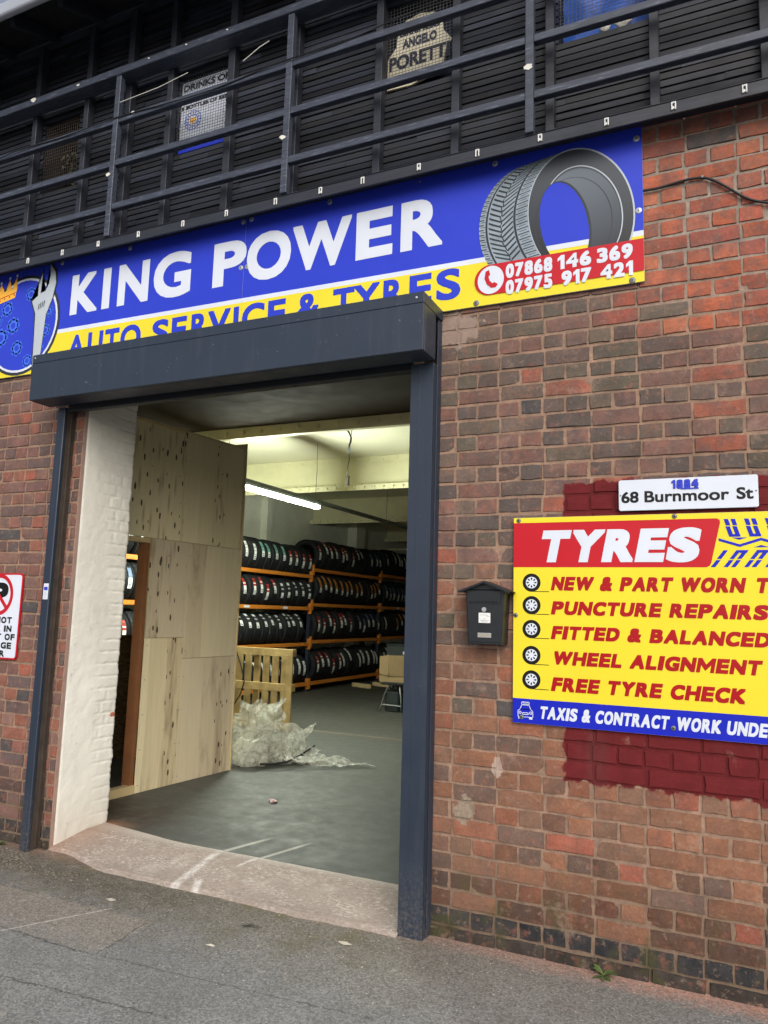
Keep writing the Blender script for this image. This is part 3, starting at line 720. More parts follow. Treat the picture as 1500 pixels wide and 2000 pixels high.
# eave: sloping soffit, rafters, gutter
mb = MB(); mb.add([(-8.5, -.076, 5.871), (3.5, -.076, 5.871), (3.5, -.52, 5.68), (-8.5, -.52, 5.68), (-8.5, -.076, 5.90), (3.5, -.076, 5.90), (3.5, -.52, 5.71), (-8.5, -.52, 5.71)],
    [(3, 2, 1, 0), (4, 5, 6, 7), (0, 1, 5, 4), (2, 3, 7, 6), (1, 2, 6, 5), (3, 0, 4, 7)])
ev = mb.build('eave', M_DARK, up_)
for i in range(24):
    x = -8.3+i*.47
    mb = MB(); mb.bar((x, -.08, 5.82), (x, -.46, 5.655), .05, .085); mb.build('rafter_end', M_POSTW, ev, col=True)
mb = MB(); mb.box(-8.6, 3.6, -.575, -.521, 5.585, 5.69); mb.build('gutter', M_GREYG, ev, bevel=.02, seg=3)
mb = MB(); mb.add([(-8.5, .2, 5.95), (3.5, .2, 5.95), (3.5, -.5, 5.72), (-8.5, -.5, 5.72), (-8.5, 6, 6.6), (3.5, 6, 6.6)], [(3, 2, 1, 0), (0, 1, 5, 4)])
mb.build('roof', M_DARK, up_)
for wi, (a, b) in enumerate(WINS):
    mb = MB(); dx = .021
    x = a+.01
    while x < b: mb.box(x, x+.002, .004, .006, WZ0, WZ1); x += dx
    z = WZ0+.008
    while z < WZ1: mb.box(a, b, .0061, .0081, z, z+.002); z += .026 if wi == 0 else .021
    mb.build('window_grille', M_WIREB if wi == 0 else M_WIRE, up_)
# banners and clutter behind the grilles
a, b = WINS[1]
t = thing('drinks_poster', 'white drinks offer poster with round gold crest behind the second mesh window', 'poster', ((a+b)/2, .06, WZ0))
mb = MB(); mb.box(a+.005, b-.002, .03, .034, WZ0+.07, WZ1); mb.build('sheet', M_WHITE, t)
for st_, x0_, x1_, z0_, z1_ in (('DRINKS OFFER', a+.02, b+.12, 5.085, 5.135), ('S BOTTLES OF BEER', a+.012, b+.02, 4.945, 4.975), ('FOR', a+.18, a+.28, 5.01, 5.03)): mb = MB(); word(mb, st_, x0_, x1_, z0_, z1_, .0292, .012, .0015); mb.build('lettering', M_BLACK, t)
mb = MB(); cx, cz = a+.115, 4.855
mb.ring(cx, cz, .066, .071, .0292); mb.ring(cx, cz, .038, .043, .0292)
for i in range(16): 
    q = i*math.pi/8; mb.bar((cx+.049*math.cos(q), .0292, cz+.049*math.sin(q)), (cx+.061*math.cos(q), .0292, cz+.061*math.sin(q)), .007, .0004, (0, 1, 0))
mb.build('crest_ring', M_BLUE, t)
mb = MB(); mb.flat([(cx-.03, cz), (cx-.02, cz+.024), (cx, cz+.014), (cx+.02, cz+.024), (cx+.03, cz), (cx+.012, cz-.022), (cx, cz-.032), (cx-.012, cz-.022)], .0290); mb.build('crest_head', M_GOLD, t)
mb = MB(); mb.box(a+.005, b-.002, .03, .034, WZ0, WZ0+.069); mb.build('blue_border', M_BLUE, t)
a, b = WINS[2]
t = thing('beer_sign', 'cream shield shaped beer sign with dark lettering behind the third mesh window', 'sign', ((a+b)/2, .08, WZ0))
mb = MB(); cxs = (a+b)/2-.01
mb.prism([(cxs-.21, 4.66), (cxs-.205, 4.86), (cxs-.15, 4.93), (cxs-.14, 5.03), (cxs-.09, 5.09), (cxs, 5.11), (cxs+.09, 5.09), (cxs+.14, 5.03), (cxs+.15, 4.95), (cxs+.205, 4.88), (cxs+.16, 4.80), (cxs+.15, 4.72), (cxs+.05, 4.68), (cxs-.05, 4.655)], .045, .06)
mb.build('board', plain('cream_sign', S(214, 208, 184), .5, .05), t)
M_NAVYP = plain('navy_print', S(24, 30, 52), .5)
for st_, x0_, x1_, z0_, z1_ in (('BIRRIFICIO', cxs-.13, cxs+.13, 4.985, 5.03), ('ANGELO', cxs-.11, cxs+.11, 4.905, 4.965), ('PORETTI', cxs-.195, cxs+.19, 4.775, 4.87), ('ITALIA', cxs-.05, cxs+.09, 4.705, 4.73)): mb = MB(); word(mb, st_, x0_, x1_, z0_, z1_, .0442, .02, .002); mb.build('lettering', M_NAVYP, t)
mb = MB(); mb.box(a, b, .15, .16, WZ0, WZ1); tag(mb.build('dark_blue_banner', plain('navy_cloth', S(36, 42, 66), .8, .2), None), 'dark blue cloth hanging behind the cream beer sign', 'banner')
a, b = WINS[3]
mb = MB(); vs = []; n_ = 24
for j in range(n_+1):
    for i in range(n_+1):
        x = a+.004+(b-a-.008)*i/n_; z = WZ0+(WZ1-WZ0)*j/n_
        vs.append((x, .10+.03*noise.noise(Vector((x*7, z*7, 1)))+.012*noise.noise(Vector((x*22, z*16, 5))), z))
mb.add(vs, [(j*(n_+1)+i, j*(n_+1)+i+1, (j+1)*(n_+1)+i+1, (j+1)*(n_+1)+i) for j in range(n_) for i in range(n_)])
tag(mb.build('tarpaulin', M_BLUET, None, smooth=True), 'crumpled bright blue tarpaulin behind the mesh window nearest the right', 'tarpaulin')
for i, (px, lab) in enumerate(((a+.24, 'white bundle at left on the sill before blue tarpaulin'), (a+.33, 'larger white bundle at right on the sill before blue tarpaulin'))):
    bm = bmesh.new(); bmesh.ops.create_icosphere(bm, subdivisions=3, radius=1)
    for v in bm.verts:
        k = 1+.25*noise.noise(v.co*1.7+Vector((i*5, 0, 0))); v.co = Vector((v.co.x*(.03+.012*i)*k, v.co.y*.02*k, v.co.z*.033*k))
    me = bpy.data.meshes.new('cloth_bundle'); bm.to_mesh(me); bm.free(); me.materials.append(M_SCRAP)
    for p_ in me.polygons: p_.use_smooth = True
    o = bpy.data.objects.new('cloth_bundle', me); COL.objects.link(o); o.location = (px, .035, WZ0+.028); tag(o, lab, 'bundle')
a, b = WINS[0]
mb = MB(); rg = random.Random(5)
for i in range(90):
    x, z, y = rg.uniform(a+.1, b-.02), rg.uniform(WZ0+.12, WZ0+.36), rg.uniform(.08, .2); q = rg.uniform(0, 6.28); r = rg.uniform(.012, .028)
    d1 = Vector((math.cos(q), rg.uniform(-.4, .4), math.sin(q)))*r; d2 = Vector((-math.sin(q), rg.uniform(-.4, .4), math.cos(q)))*r*.45; c = Vector((x, y, z))
    mb.quad(c-d1, c-d2, c+d1, c+d2)
mb.tube([(a+.2, .14, WZ0), (a+.21, .15, WZ0+.2), (a+.17, .14, WZ0+.36)], .006, 6)
tag(mb.build('climbing_plant', plain('dull_leaf', S(58, 66, 46), .7, .3, 30), None), 'dull green foliage behind the leftmost rusty mesh window', 'plant')

# ------------------------------------------------------------------ black banner frame standing off the boarding
fr = thing('banner_frame', 'black painted timber rail frame with chipped paint standing off the boarding', 'frame', (-2.7, -.14, 4.02))
UX = [-6.6, -5.18, -3.775, -2.372, -.884, .60, 2.0]
for x in UX:
    mb = MB(); mb.box(x-.022, x+.022, -.162, -.118, 4.0205, 5.206); mb.build('upright', M_RAIL, fr, bevel=.003)
mb = MB(); mb.box(-8.4, 3.4, -.172, -.063, 5.208, 5.262); mb.build('top_rail', M_RAIL, fr, bevel=.004)
for zt in (4.892, 4.573, 4.252):
    for i in range(len(UX)-1):
        a, b = UX[i]+.023, UX[i+1]-.023
        mb = MB(); mb.box(a, b, -.158, -.116, zt-.043, zt); mb.build('rail', M_RAIL, fr, bevel=.003)
for (x, y, z, s_) in ((-3.80, -.1635, 4.47, .03), (-2.39, -.1635, 4.38, .032), (-.885, -.1635, 4.39, .035), (-4.6, -.173, 5.25, .04), (-4.15, -.173, 5.235, .022), (-3.5, -.173, 5.245, .012), (-3.18, -.173, 5.245, .012), (-2.85, -.173, 5.245, .011), (-3.62, -.1595, 4.885, .024)):
    mb = MB(); q = random.uniform(-.4, .4)
    pts = [(x+s_*rw.uniform(.4, .9)*math.cos(t_), z+s_*rw.uniform(.3, .6)*math.sin(t_)) for t_ in (0, .9, 1.9, 2.8, 3.7, 4.6, 5.5)]
    mb.prism(pts, y-.002, y+.0005); mb.build('torn_scrap', M_SCRAP, fr)
mb = MB(); pts = []
for i in range(40):
    t_ = i/39; x = -5.0+4.0*t_; sag = .05*math.sin(t_*9)+.03*math.sin(t_*23)
    pts.append((x, -.166-.004*math.sin(t_*31), 4.85+.06*t_+sag*.35))
mb.tube(pts, .004, 6); tag(mb.build('dangling_cable', M_BLACKP, None, smooth=True), 'thin black cable looped along the second rail of the banner frame', 'cable')
mb = MB(); mb.tube([(-3.74, -.166, 4.99), (-3.4, -.17, 5.0), (-3.15, -.175, 5.03)], .0025, 6); mb.tube([(-2.75, -.12, 5.03), (-2.62, -.13, 5.08), (-2.55, -.13, 5.10)], .003, 6)
tag(mb.build('frayed_cord', M_SCRAP, None), 'pale frayed cord stretched between the uprights of the banner frame', 'cord')

def printed_gradient(name, c0, c1, a, b):
    g = G(name); p = g.coord('Object'); X, Y, Z = g.xyz(p)
    f = g.ramp(g.math('ADD', g.math('MULTIPLY', X, math.cos(a)), g.math('MULTIPLY', Z, math.sin(a))), b[0], b[1])
    return g.fin(g.mix(f, c0, c1), .38, None, .5)
# ------------------------------------------------------------------ fascia sign
sg = thing('shop_sign', 'long blue and yellow shop sign with white lettering above the shutter box', 'sign', (-2.7, -.012, 3.19))
SX0, SX1, SZ0, SZ1, SY = -5.98, -.348, 3.187, 4.012, -.018
def stripe(x): return 3.487-.009*(x+4.3)          # top edge of the white stripe
for a, b in ((SX0, -4.752), (-4.7505, -2.7305), (-2.729, SX1)):
    mb = MB(); mb.cur = 0; mb.box(a, b, SY, -.008, SZ0, SZ1)
    p = mb
    p.cur = 1; p.flat([(a, SZ0+.0005), (b, SZ0+.0005), (b, stripe(b)-.028), (a, stripe(a)-.028)], SY-.0005)
    p.cur = 2; p.flat([(a, stripe(a)-.028), (b, stripe(b)-.028), (b, stripe(b)), (a, stripe(a))], SY-.0005)
    p.cur = 3; p.flat([(a, stripe(a)), (b, stripe(b)), (b, SZ1-.0005), (a, SZ1-.0005)], SY-.0005)
    p.build('panel', [M_ALU, M_YEL, M_WHITE, M_BLUE], sg)
LY = SY-.0012
KP = [('K', -4.213, -3.955), ('I', -3.914, -3.843), ('N', -3.772, -3.500), ('G', -3.458, -3.146), ('P', -2.968, -2.714), ('O', -2.708, -2.385), ('W', -2.376, -1.972), ('E', -1.94, -1.705), ('R', -1.655, -1.400)]
for q, (ch, a, b) in enumerate(KP):
    if q in (0, 4): mb = MB()
    big = ch in 'GO'
    word(mb, ch, a, b, 3.566 if big else 3.577, 3.882 if big else 3.872, LY, .022, .0070, .0)
    if q in (3, 8): mb.build('lettering', M_WHITE, sg)
A2 = [('A', -4.20, -4.04), ('U', -4.013, -3.874), ('T', -3.856, -3.728), ('O', -3.715, -3.536), ('S', -3.439, -3.300), ('E', -3.276, -3.152), ('R', -3.116, -2.985), ('V', -2.985, -2.811), ('I', -2.787, -2.747), ('C', -2.721, -2.556), ('E', -2.531, -2.403), ('&', -2.325, -2.166), ('T', -2.079, -1.938), ('Y', -1.944, -1.777), ('R', -1.754, -1.626), ('E', -1.593, -1.459), ('S', -1.432, -1.292)]
for q, (ch, a, b) in enumerate(A2):
    if q in (0, 4, 11, 12): mb = MB()
    e = .004 if ch in 'OSC&' else 0
    word(mb, ch, a, b, 3.253-e, 3.423+e, LY, .018, .0036, 0)
    if q in (3, 10, 11, 16): mb.build('lettering', M_BLUE, sg)
# printed tyre (flat print)
def ell(cx, cz, a, b, th, n=64, t0=0, t1=2*math.pi):
    return [(cx+a*math.cos(t)*math.cos(th)-b*math.sin(t)*math.sin(th), cz+a*math.cos(t)*math.sin(th)+b*math.sin(t)*math.cos(th)) for t in [t0+(t1-t0)*i/n for i in range(n)]]
RB = lambda x: 3.408+.0*(x)            # top of the red number bar
def clip(poly, zc):
    out = []
    for i in range(len(poly)):
        p, q = poly[i], poly[(i+1) % len(poly)]
        if p[1] >= zc: out.append(p)
        if (p[1] >= zc) != (q[1] >= zc):
            t = (zc-p[1])/(q[1]-p[1]); out.append((p[0]+t*(q[0]-p[0]), zc))
    return out
TC = (-.655, 3.60); TH = rad(14)
def hull(pts):
    pts = sorted(set(pts)); lo = []; hi = []
    for p in pts:
        while len(lo) > 1 and (lo[-1][0]-lo[-2][0])*(p[1]-lo[-2][1])-(lo[-1][1]-lo[-2][1])*(p[0]-lo[-2][0]) <= 0: lo.pop()
        lo.append(p)
    for p in reversed(pts):
        while len(hi) > 1 and (hi[-1][0]-hi[-2][0])*(p[1]-hi[-2][1])-(hi[-1][1]-hi[-2][1])*(p[0]-hi[-2][0]) <= 0: hi.pop()
        hi.append(p)
    return lo[:-1]+hi[:-1]
back = ell(-.895, 3.585, .292, .355, TH); front = ell(-.655, 3.605, .262, .368, TH)
ZC = 3.395
mb = MB(); mb.flat(clip(hull(back+front), ZC), LY)
pt = mb.build('printed_tyre', plain('tread_print_grey', S(134, 148, 160), .4, .25, 9), sg)
mb = MB()   # tread blocks: dark chevron grooves following the tread from back edge to front edge
def tp(u, t):   # u 0..1 across the tread, t angle
    b_ = ell(-.895, 3.585, .292, .355, TH, 1, t, t+1)[0]; f_ = ell(-.655, 3.605, .262, .368, TH, 1, t, t+1)[0]
    return (b_[0]+(f_[0]-b_[0])*u, b_[1]+(f_[1]-b_[1])*u)
def groove(u0, t0, u1, t1, wt):
    q = [tp(u0, t0), tp(u1, t1), tp(u1, t1+wt), tp(u0, t0+wt)]
    if min(p_[1] for p_ in q) > ZC: mb.flat(q, LY-.0006-.00001*(len(mb.f) % 7))
NT = 34
for i in range(NT):
    t = rad(80)+rad(158)*i/NT; d_ = rad(158)/NT
    groove(.0, t, .10, t+.01, .018); groove(.03, t+d_*.5, .13, t+d_*.5+.012, .010)
    groove(.20, t, .45, t+.115, .030); groove(.24, t+d_*.5, .40, t+d_*.5+.07, .012)
    groove(.47, t+.115, .70, t, .030); groove(.50, t+d_*.5+.08, .66, t+d_*.5, .012)
    groove(.76, t, .99, t-.012, .016); groove(.80, t+d_*.5, .95, t+d_*.5-.01, .009)
for u, hw in ((.155, .020), (.455, .012), (.73, .022)):
    for i in range(60):
        t = rad(78)+rad(162)*i/60; zg = .014*math.sin(i*2.1) if u == .455 else 0
        q = [tp(u-hw+zg, t), tp(u+hw+zg, t), tp(u+hw+zg, t+rad(162)/60), tp(u-hw+zg, t+rad(162)/60)]
        if min(p_[1] for p_ in q) > ZC: mb.flat(q, LY-.0008)
mb.build('tread_pattern', plain('tread_groove_print', S(28, 32, 38), .4), pt)
mb = MB(); mb.flat(clip(front, ZC), LY-.0012); mb.build('sidewall', printed_gradient('sidewall_print', S(26, 28, 32), S(70, 76, 84), rad(80), (.6, 1.08)), pt)
mb = MB()
def crescent(mb, o1, o2, y, zc=ZC, n=64):
    for i in range(n):
        q = [o1[i], o1[(i+1) % n], o2[(i+1) % n], o2[i]]
        if min(p_[1] for p_ in q) > zc: mb.flat(q, y)
crescent(mb, ell(-.655, 3.605, .262, .368, TH), ell(-.657, 3.604, .256, .361, TH), LY-.0014)
crescent(mb, ell(-.645, 3.59, .196, .282, TH), ell(-.645, 3.59, .190, .276, TH), LY-.0014)
mb.build('rim_line', M_GREYL, pt)
inner = ell(-.645, 3.585, .185, .270, TH)
mb = MB(); mb.flat(clip(inner, ZC), LY-.0016); mb.build('inner_liner', printed_gradient('liner_print', S(40, 46, 54), S(104, 114, 126), rad(115), (-.72, -.2)), pt)
mb = MB(); mb.cur = 0
hole = clip(ell(-.735, 3.555, .118, .245, rad(12)), ZC)
def split(poly, f):   # keep the part above line z = f(x)
    out = []
    for i in range(len(poly)):
        p, q = poly[i], poly[(i+1) % len(poly)]; dp, dq = p[1]-f(p[0]), q[1]-f(q[0])
        if dp >= 0: out.append(p)
        if (dp >= 0) != (dq >= 0): t = dp/(dp-dq); out.append((p[0]+t*(q[0]-p[0]), p[1]+t*(q[1]-p[1])))
    return out
mb.flat(hole, LY-.0018); mb.cur = 1; mb.flat(split(hole, lambda x: stripe(x)-.028), LY-.0021); mb.cur = 2; mb.flat(split(hole, stripe), LY-.0024)
mb.build('tyre_hole', [M_YEL, M_WHITE, M_BLUE], pt)
mb = MB(); crescent(mb, ell(-.735, 3.555, .118, .245, rad(12)), ell(-.73, 3.555, .126, .252, rad(12)), LY-.0026)
for k in range(3):
    crescent(mb, ell(-.69-.012*k, 3.56, .195-.022*k, .25, rad(10), 64), ell(-.69-.012*k, 3.56, .190-.022*k, .248, rad(10), 64), LY-.0020) if k == 0 else None
mb.build('bead_line', M_GREYD, pt)
# red phone number bar
mb = MB(); cz = 3.3235; rr = .0845
pts = [(SX1, cz-rr+.003), (SX1, cz+rr)]+[(-1.127-rr*math.sin(t)*1.0, cz+rr*math.cos(t)) for t in [math.pi*i/20 for i in range(21)]]
mb.flat(pts, LY-.0030); nb_ = mb.build('number_bar', M_RED, sg)
mb = MB()
for z0_, z1_, groups in ((3.316, 3.392, (('07868', -1.040, -.795), ('146', -.768, -.600), ('369', -.572, -.400))), (3.226, 3.302, (('07975', -1.040, -.795), ('917', -.748, -.600), ('421', -.555, -.400)))):
    for st, a, b in groups: mb = MB(); heavy(mb, st, a, b, z0_, z1_, LY-.0036, .012, .0036, gap=.12); mb.build('lettering', M_WHITE, nb_)
mb = MB(); mb.disc(-1.122, 3.322, .072, .078, LY-.0036); mb.build('phone_disc', M_WHITE, nb_)
mb = MB()   # telephone handset
mb.flat([(-1.150, 3.372), (-1.132, 3.378), (-1.124, 3.350), (-1.134, 3.342), (-1.128, 3.318), (-1.112, 3.300), (-1.102, 3.306), (-1.082, 3.292), (-1.094, 3.276), (-1.118, 3.276), (-1.142, 3.298), (-1.156, 3.332)], LY-.0052); mb.build('handset_symbol', M_RED, nb_)
# round emblem with spanner and crown at the far left
EC = (-4.69, 3.572)
mb = MB(); mb.disc(EC[0], EC[1], .385, .382, LY); em = mb.build('emblem', M_GREYD, sg)
mb = MB(); mb.disc(EC[0], EC[1], .362, .36, LY-.0006); mb.build('emblem_ring', M_WHITE, em)
mb = MB(); mb.disc(EC[0], EC[1], .345, .343, LY-.0012); mb.build('emblem_field', M_BLUE, em)
for (x, z, r) in ((-4.86, 3.72, .05), (-4.62, 3.80, .045), (-4.44, 3.50, .04), (-4.50, 3.38, .045), (-4.9, 3.5, .06), (-4.72, 3.40, .05), (-4.42, 3.64, .035), (-4.78, 3.58, .055), (-4.95, 3.64, .04), (-4.6, 3.29, .04)):
    mb = MB()
    for kk in range(8):
        q = kk*math.pi/4; mb.flat([(x+r*1.25*math.cos(q-.2), z+r*1.25*math.sin(q-.2)), (x+r*1.25*math.cos(q+.2), z+r*1.25*math.sin(q+.2)), (x+r*.8*math.cos(q+.35), z+r*.8*math.sin(q+.35)), (x+r*.8*math.cos(q-.35), z+r*.8*math.sin(q-.35))], LY-.0018)
    mb.ring(x, z, r*.45, r, LY-.0018, 20)
    mb.build('gear_pattern', M_GEAR, em)
def spanner(off): 
    P = [(-4.535, 3.22), (-4.475, 3.22), (-4.447, 3.62), (-4.395, 3.74), (-4.375, 3.85), (-4.39, 3.93), (-4.445, 4.0), (-4.435, 3.91), (-4.445, 3.85), (-4.475, 3.80), (-4.52, 3.79), (-4.50, 3.86), (-4.512, 3.95), (-4.545, 3.86), (-4.545, 3.775), (-4.60, 3.74), (-4.555, 3.64)]
    c = (-4.48, 3.65); return [(c[0]+(p_[0]-c[0])*(1+off), c[1]+(p_[1]-c[1])*(1+off*.5)) for p_ in P]
def tri(mb, poly, y):     # concave outline -> triangles
    bm = bmesh.new(); vs = [bm.verts.new((p_[0], 0, p_[1])) for p_ in poly]; f = bm.faces.new(vs)
    r = bmesh.ops.triangulate(bm, faces=[f]); bm.verts.index_update()
    mb.add([(v.co.x, y, v.co.z) for v in bm.verts], [tuple(v.index for v in f.verts) for f in bm.faces]); bm.free()
mb = MB(); tri(mb, spanner(.16), LY-.0024); sp_ = mb.build('spanner_outline', M_GREYD, em)
mb = MB(); tri(mb, spanner(.02), LY-.0030); mb.build('spanner', M_GREYL, em)
mb = MB()
for i in range(4): mb.flat([(-4.535+.018*i, 3.665+.006*i), (-4.528+.018*i, 3.665+.006*i), (-4.52+.018*i, 3.705+.006*i), (-4.529+.018*i, 3.715+.006*i)], LY-.0036)
mb.build('spanner_marks', M_GREYD, em)
mb = MB(); CR = [(-5.04, 3.76), (-4.79, 3.80), (-4.775, 3.87), (-4.785, 3.965), (-4.83, 3.87), (-4.86, 3.955), (-4.90, 3.85), (-4.95, 3.93), (-4.985, 3.83), (-5.04, 3.89)]
tri(mb, CR, LY-.0024)
cw = mb.build('crown', M_GOLD, em)
mb = MB()
for (x, z) in ((-4.785, 3.97), (-4.86, 3.962), (-4.95, 3.937)): mb.disc(x, z, .011, .011, LY-.0030, 16)
mb.build('crown_pearl', M_WHITE, cw)
mb = MB(); tri(mb, [(-5.04, 3.795), (-4.785, 3.837), (-4.784, 3.843), (-5.04, 3.802)], LY-.0028)
for i in range(5): mb.disc(-5.0+.05*i, 3.79+.008*i, .007, .007, LY-.0028, 10)
mb.build('crown_band', M_REDT, cw)
for (x, z, g_) in ((-4.329, 3.992, 0), (-3.69, 3.986, 0), (-2.752, 3.984, 0), (-2.690, 3.99, 0), (-2.127, 3.985, 0), (-1.545, 3.983, 1), (-1.105, 3.985, 0), (-.374, 3.943, 0), (-.370, 3.557, 0), (-.405, 3.20, 1), (-1.202, 3.205, 1), (-2.752, 3.677, 0), (-2.706, 3.676, 0)):
    mb = MB(); mb.cur = 0; s_ = 1 if x != -1.545 else .5; mb.dome((x, LY, z), .0165*s_, .004, 14); mb.cur = 1; mb.disc(x, z, .004*s_, .004*s_, LY-.0046, 8)
    mb.build('screw', [M_SCREWG if g_ else M_SCREW, M_BLACK], sg, smooth=False)

# ------------------------------------------------------------------ roller shutter: box, guides, bottom bar
rs = thing('roller_shutter', 'anthracite metal shutter box and side guides round the open doorway', 'shutter', (-2.8, -.1, 0))
BX0, BX1, BYF, BYB, BZ0, BZ1 = -4.195, -1.388, -.30, -.125, 2.877, 3.188
mb = MB()
mb.add([(BX0, BYF, BZ0+.004), (BX1, BYF, BZ0+.004), (BX1, BYF, BZ1-.004), (BX0, BYF, BZ1-.004)], [(0, 1, 2, 3)]); 
mb.v = []; mb.f = []; mb.mi = []; mb.col = []
mb.box(BX0, BX1, BYF, -.018, BZ1-.06, BZ1)        # top with front lip
mb.box(BX0, BX1, BYF, BYF+.02, BZ0, BZ1-.0605)
mb.box(BX0, BX0+.02, BYF+.0205, BYB, BZ0, BZ1-.0605); mb.box(BX1-.02, BX1, BYF+.0205, BYB, BZ0, BZ1-.0605)
mb.box(BX0+.0205, BX1-.0205, BYF+.0205, BYB, BZ0, BZ0+.02)
mb.build('shutter_box', M_NAVY, rs, bevel=.003)
mb = MB(); mb.box(BX0+.03, BX1-.03, BYB+.001, -.03, BZ0+.055, BZ1-.062); mb.build('curtain_roll', M_NAVYD, rs)
mb = MB(); mb.box(-4.07, -1.54, -.085, -.055, 2.86, 2.93); mb.box(-4.07, -1.54, -.095, -.045, 2.845, 2.859); mb.build('bottom_bar', M_NAVYD, rs, bevel=.003)
mb = MB(); mb.box(-1.535, -1.405, -.102, -.018, 0, BZ0-.001); mb.box(-1.4045, -1.398, -.060, -.004, 0, BZ1-.063); mb.box(-1.52, -1.405, -.0175, -.004, 0, BZ0)
mb.box(-1.485, -1.480, -.1035, -.1015, .02, BZ0-.01)
mb.build('guide_rail', M_NAVY, rs, bevel=.004)
mb = MB(); mb.box(-1.411, -1.405, -.1012, -.098, 0.01, BZ0-.02); mb.build('shadow_gap', M_NAVYD, rs)
mb = MB(); mb.box(-4.148, -4.080, -.102, -.075, 0, BZ0-.001); mb.box(-4.148, -4.10, -.0745, -.004, 0, BZ0-.001); gl = mb.build('guide_rail', M_NAVY, rs, bevel=.004)
mb = MB(); mb.box(-4.0995, -4.083, -.073, -.004, 0, BZ0-.002); mb.box(-4.082, -4.074, -.045, -.035, 0.02, BZ0-.002); mb.build('guide_channel', plain('grimy_channel', S(62, 54, 48), .7, .35, 12), rs)
mb = MB(); mb.cur = 0; mb.box(-4.132, -4.088, -.1035, -.1022, 1.578, 1.682); mb.cur = 1; mb.box(-4.126, -4.094, -.1042, -.1036, 1.638, 1.660)
mb.cur = 2
for i in range(7): mb.box(-4.122, -4.098+rw.uniform(-.006, .004), -.1041, -.1036, 1.585+.0075*i, 1.5875+.0075*i)
mb.build('warning_sticker', [M_WHITE, M_BLUE, M_GREYL], rs)
for (x, z) in ((-4.17, 3.165), (-1.43, 3.158)):
    mb = MB(); mb.dome((x, BYF, z), .007, .004, 8); mb.build('rivet', M_SCREW, rs)

# ------------------------------------------------------------------ yellow service sign
ts = thing('service_sign', 'yellow and red tyre service sign with blue bottom band on the right wall', 'sign', (-.2, -.012, 1.045))
TX0, TX1 = -.990, .62
mb = MB(); mb.cur = 0; mb.box(TX0, TX1, -.018, -.008, 1.046, 2.042); mb.cur = 1; mb.flat([(TX0, 1.0465), (TX1, 1.0465), (TX1, 1.162), (TX0, 1.162)], -.0185); mb.cur = 2; mb.flat([(TX0, 1.162), (TX1, 1.162), (TX1, 2.0415), (TX0, 2.0415)], -.0185)
mb.build('panel', [M_ALU, M_BLUED, M_YEL], ts)
Y1 = -.0192
mb = MB(); mb.flat([(TX0, 1.796), (-.108, 1.796), (-.094, 1.803), (-.088, 1.815), (-.047, 1.995), (-.048, 2.008), (-.058, 2.016), (TX0, 2.016)], Y1); mb.build('title_band', M_RED, ts)
mb = MB()
heavy(mb, 'TYRES', -.872, -.114, 1.820, 1.976, Y1-.0006, .036, .0058, .2, gap=.05)
mb.build('lettering', M_WHITE, ts)
for st, x0, x1, z0_, z1_ in (('NEW & PART WORN', -.806, .052, 1.684, 1.750), ('TYRES', .082, .38, 1.684, 1.750), ('PUNCTURE REPAIRS', -.806, .139, 1.568, 1.632), ('FITTED & BALANCED', -.806, .144, 1.451, 1.514), ('WHEEL ALIGNMENT', -.800, .105, 1.331, 1.395), ('FREE TYRE CHECK', -.806, .042, 1.207, 1.272)):
    mb = MB(); heavy(mb, st, x0, x1, z0_, z1_, Y1, .016, .0036, .2, gap=.09); mb.build('lettering', M_REDT, ts)
for st, x0, x1 in (('TAXIS & CONTRACT', -.862, -.275), ('WORK UNDERTAKEN', -.252, .36)):
    mb = MB(); heavy(mb, st, x0, x1, 1.074, 1.132, Y1, .012, .0024, .16, gap=.10, space=.4); mb.build('lettering', M_WHITE, ts)
for z in (1.7205, 1.6105, 1.495, 1.370, 1.2535):
    mb = MB(); cx = -.8995; mb.cur = 0; mb.disc(cx, z, .0445, .0445, Y1, 40); mb.box(cx+.005, cx+.085, Y1-.0003, Y1, z-.0445, z-.0415)
    mb.cur = 1; mb.disc(cx, z, .0285, .0285, Y1-.0006, 32)
    mb.cur = 0
    for k in range(8):
        q = k*math.pi/4+math.pi/8*0; mb.flat([(cx+r*math.cos(q)+s_*math.sin(q), z+r*math.sin(q)-s_*math.cos(q)) for r, s_ in ((.0125, -.0018), (.022, -.0042), (.0255, 0), (.022, .0042), (.0125, .0018))], Y1-.0012)
    mb.build('wheel_symbol', [M_BLACK, M_WHITE], ts)
Y0_ = Y1; Y1 = Y1-.0004
mb = MB()     # blue tread marks at top right
for r_, (za, zb, sl) in enumerate(((2.009, 1.962, 0.0), (1.870, 1.795, .6))): pass
def para(mb, x, z0_, z1_, wd, sl): mb.flat([(x, z0_), (x+wd, z0_), (x+wd+sl*(z1_-z0_), z1_), (x+sl*(z1_-z0_), z1_)], Y1)
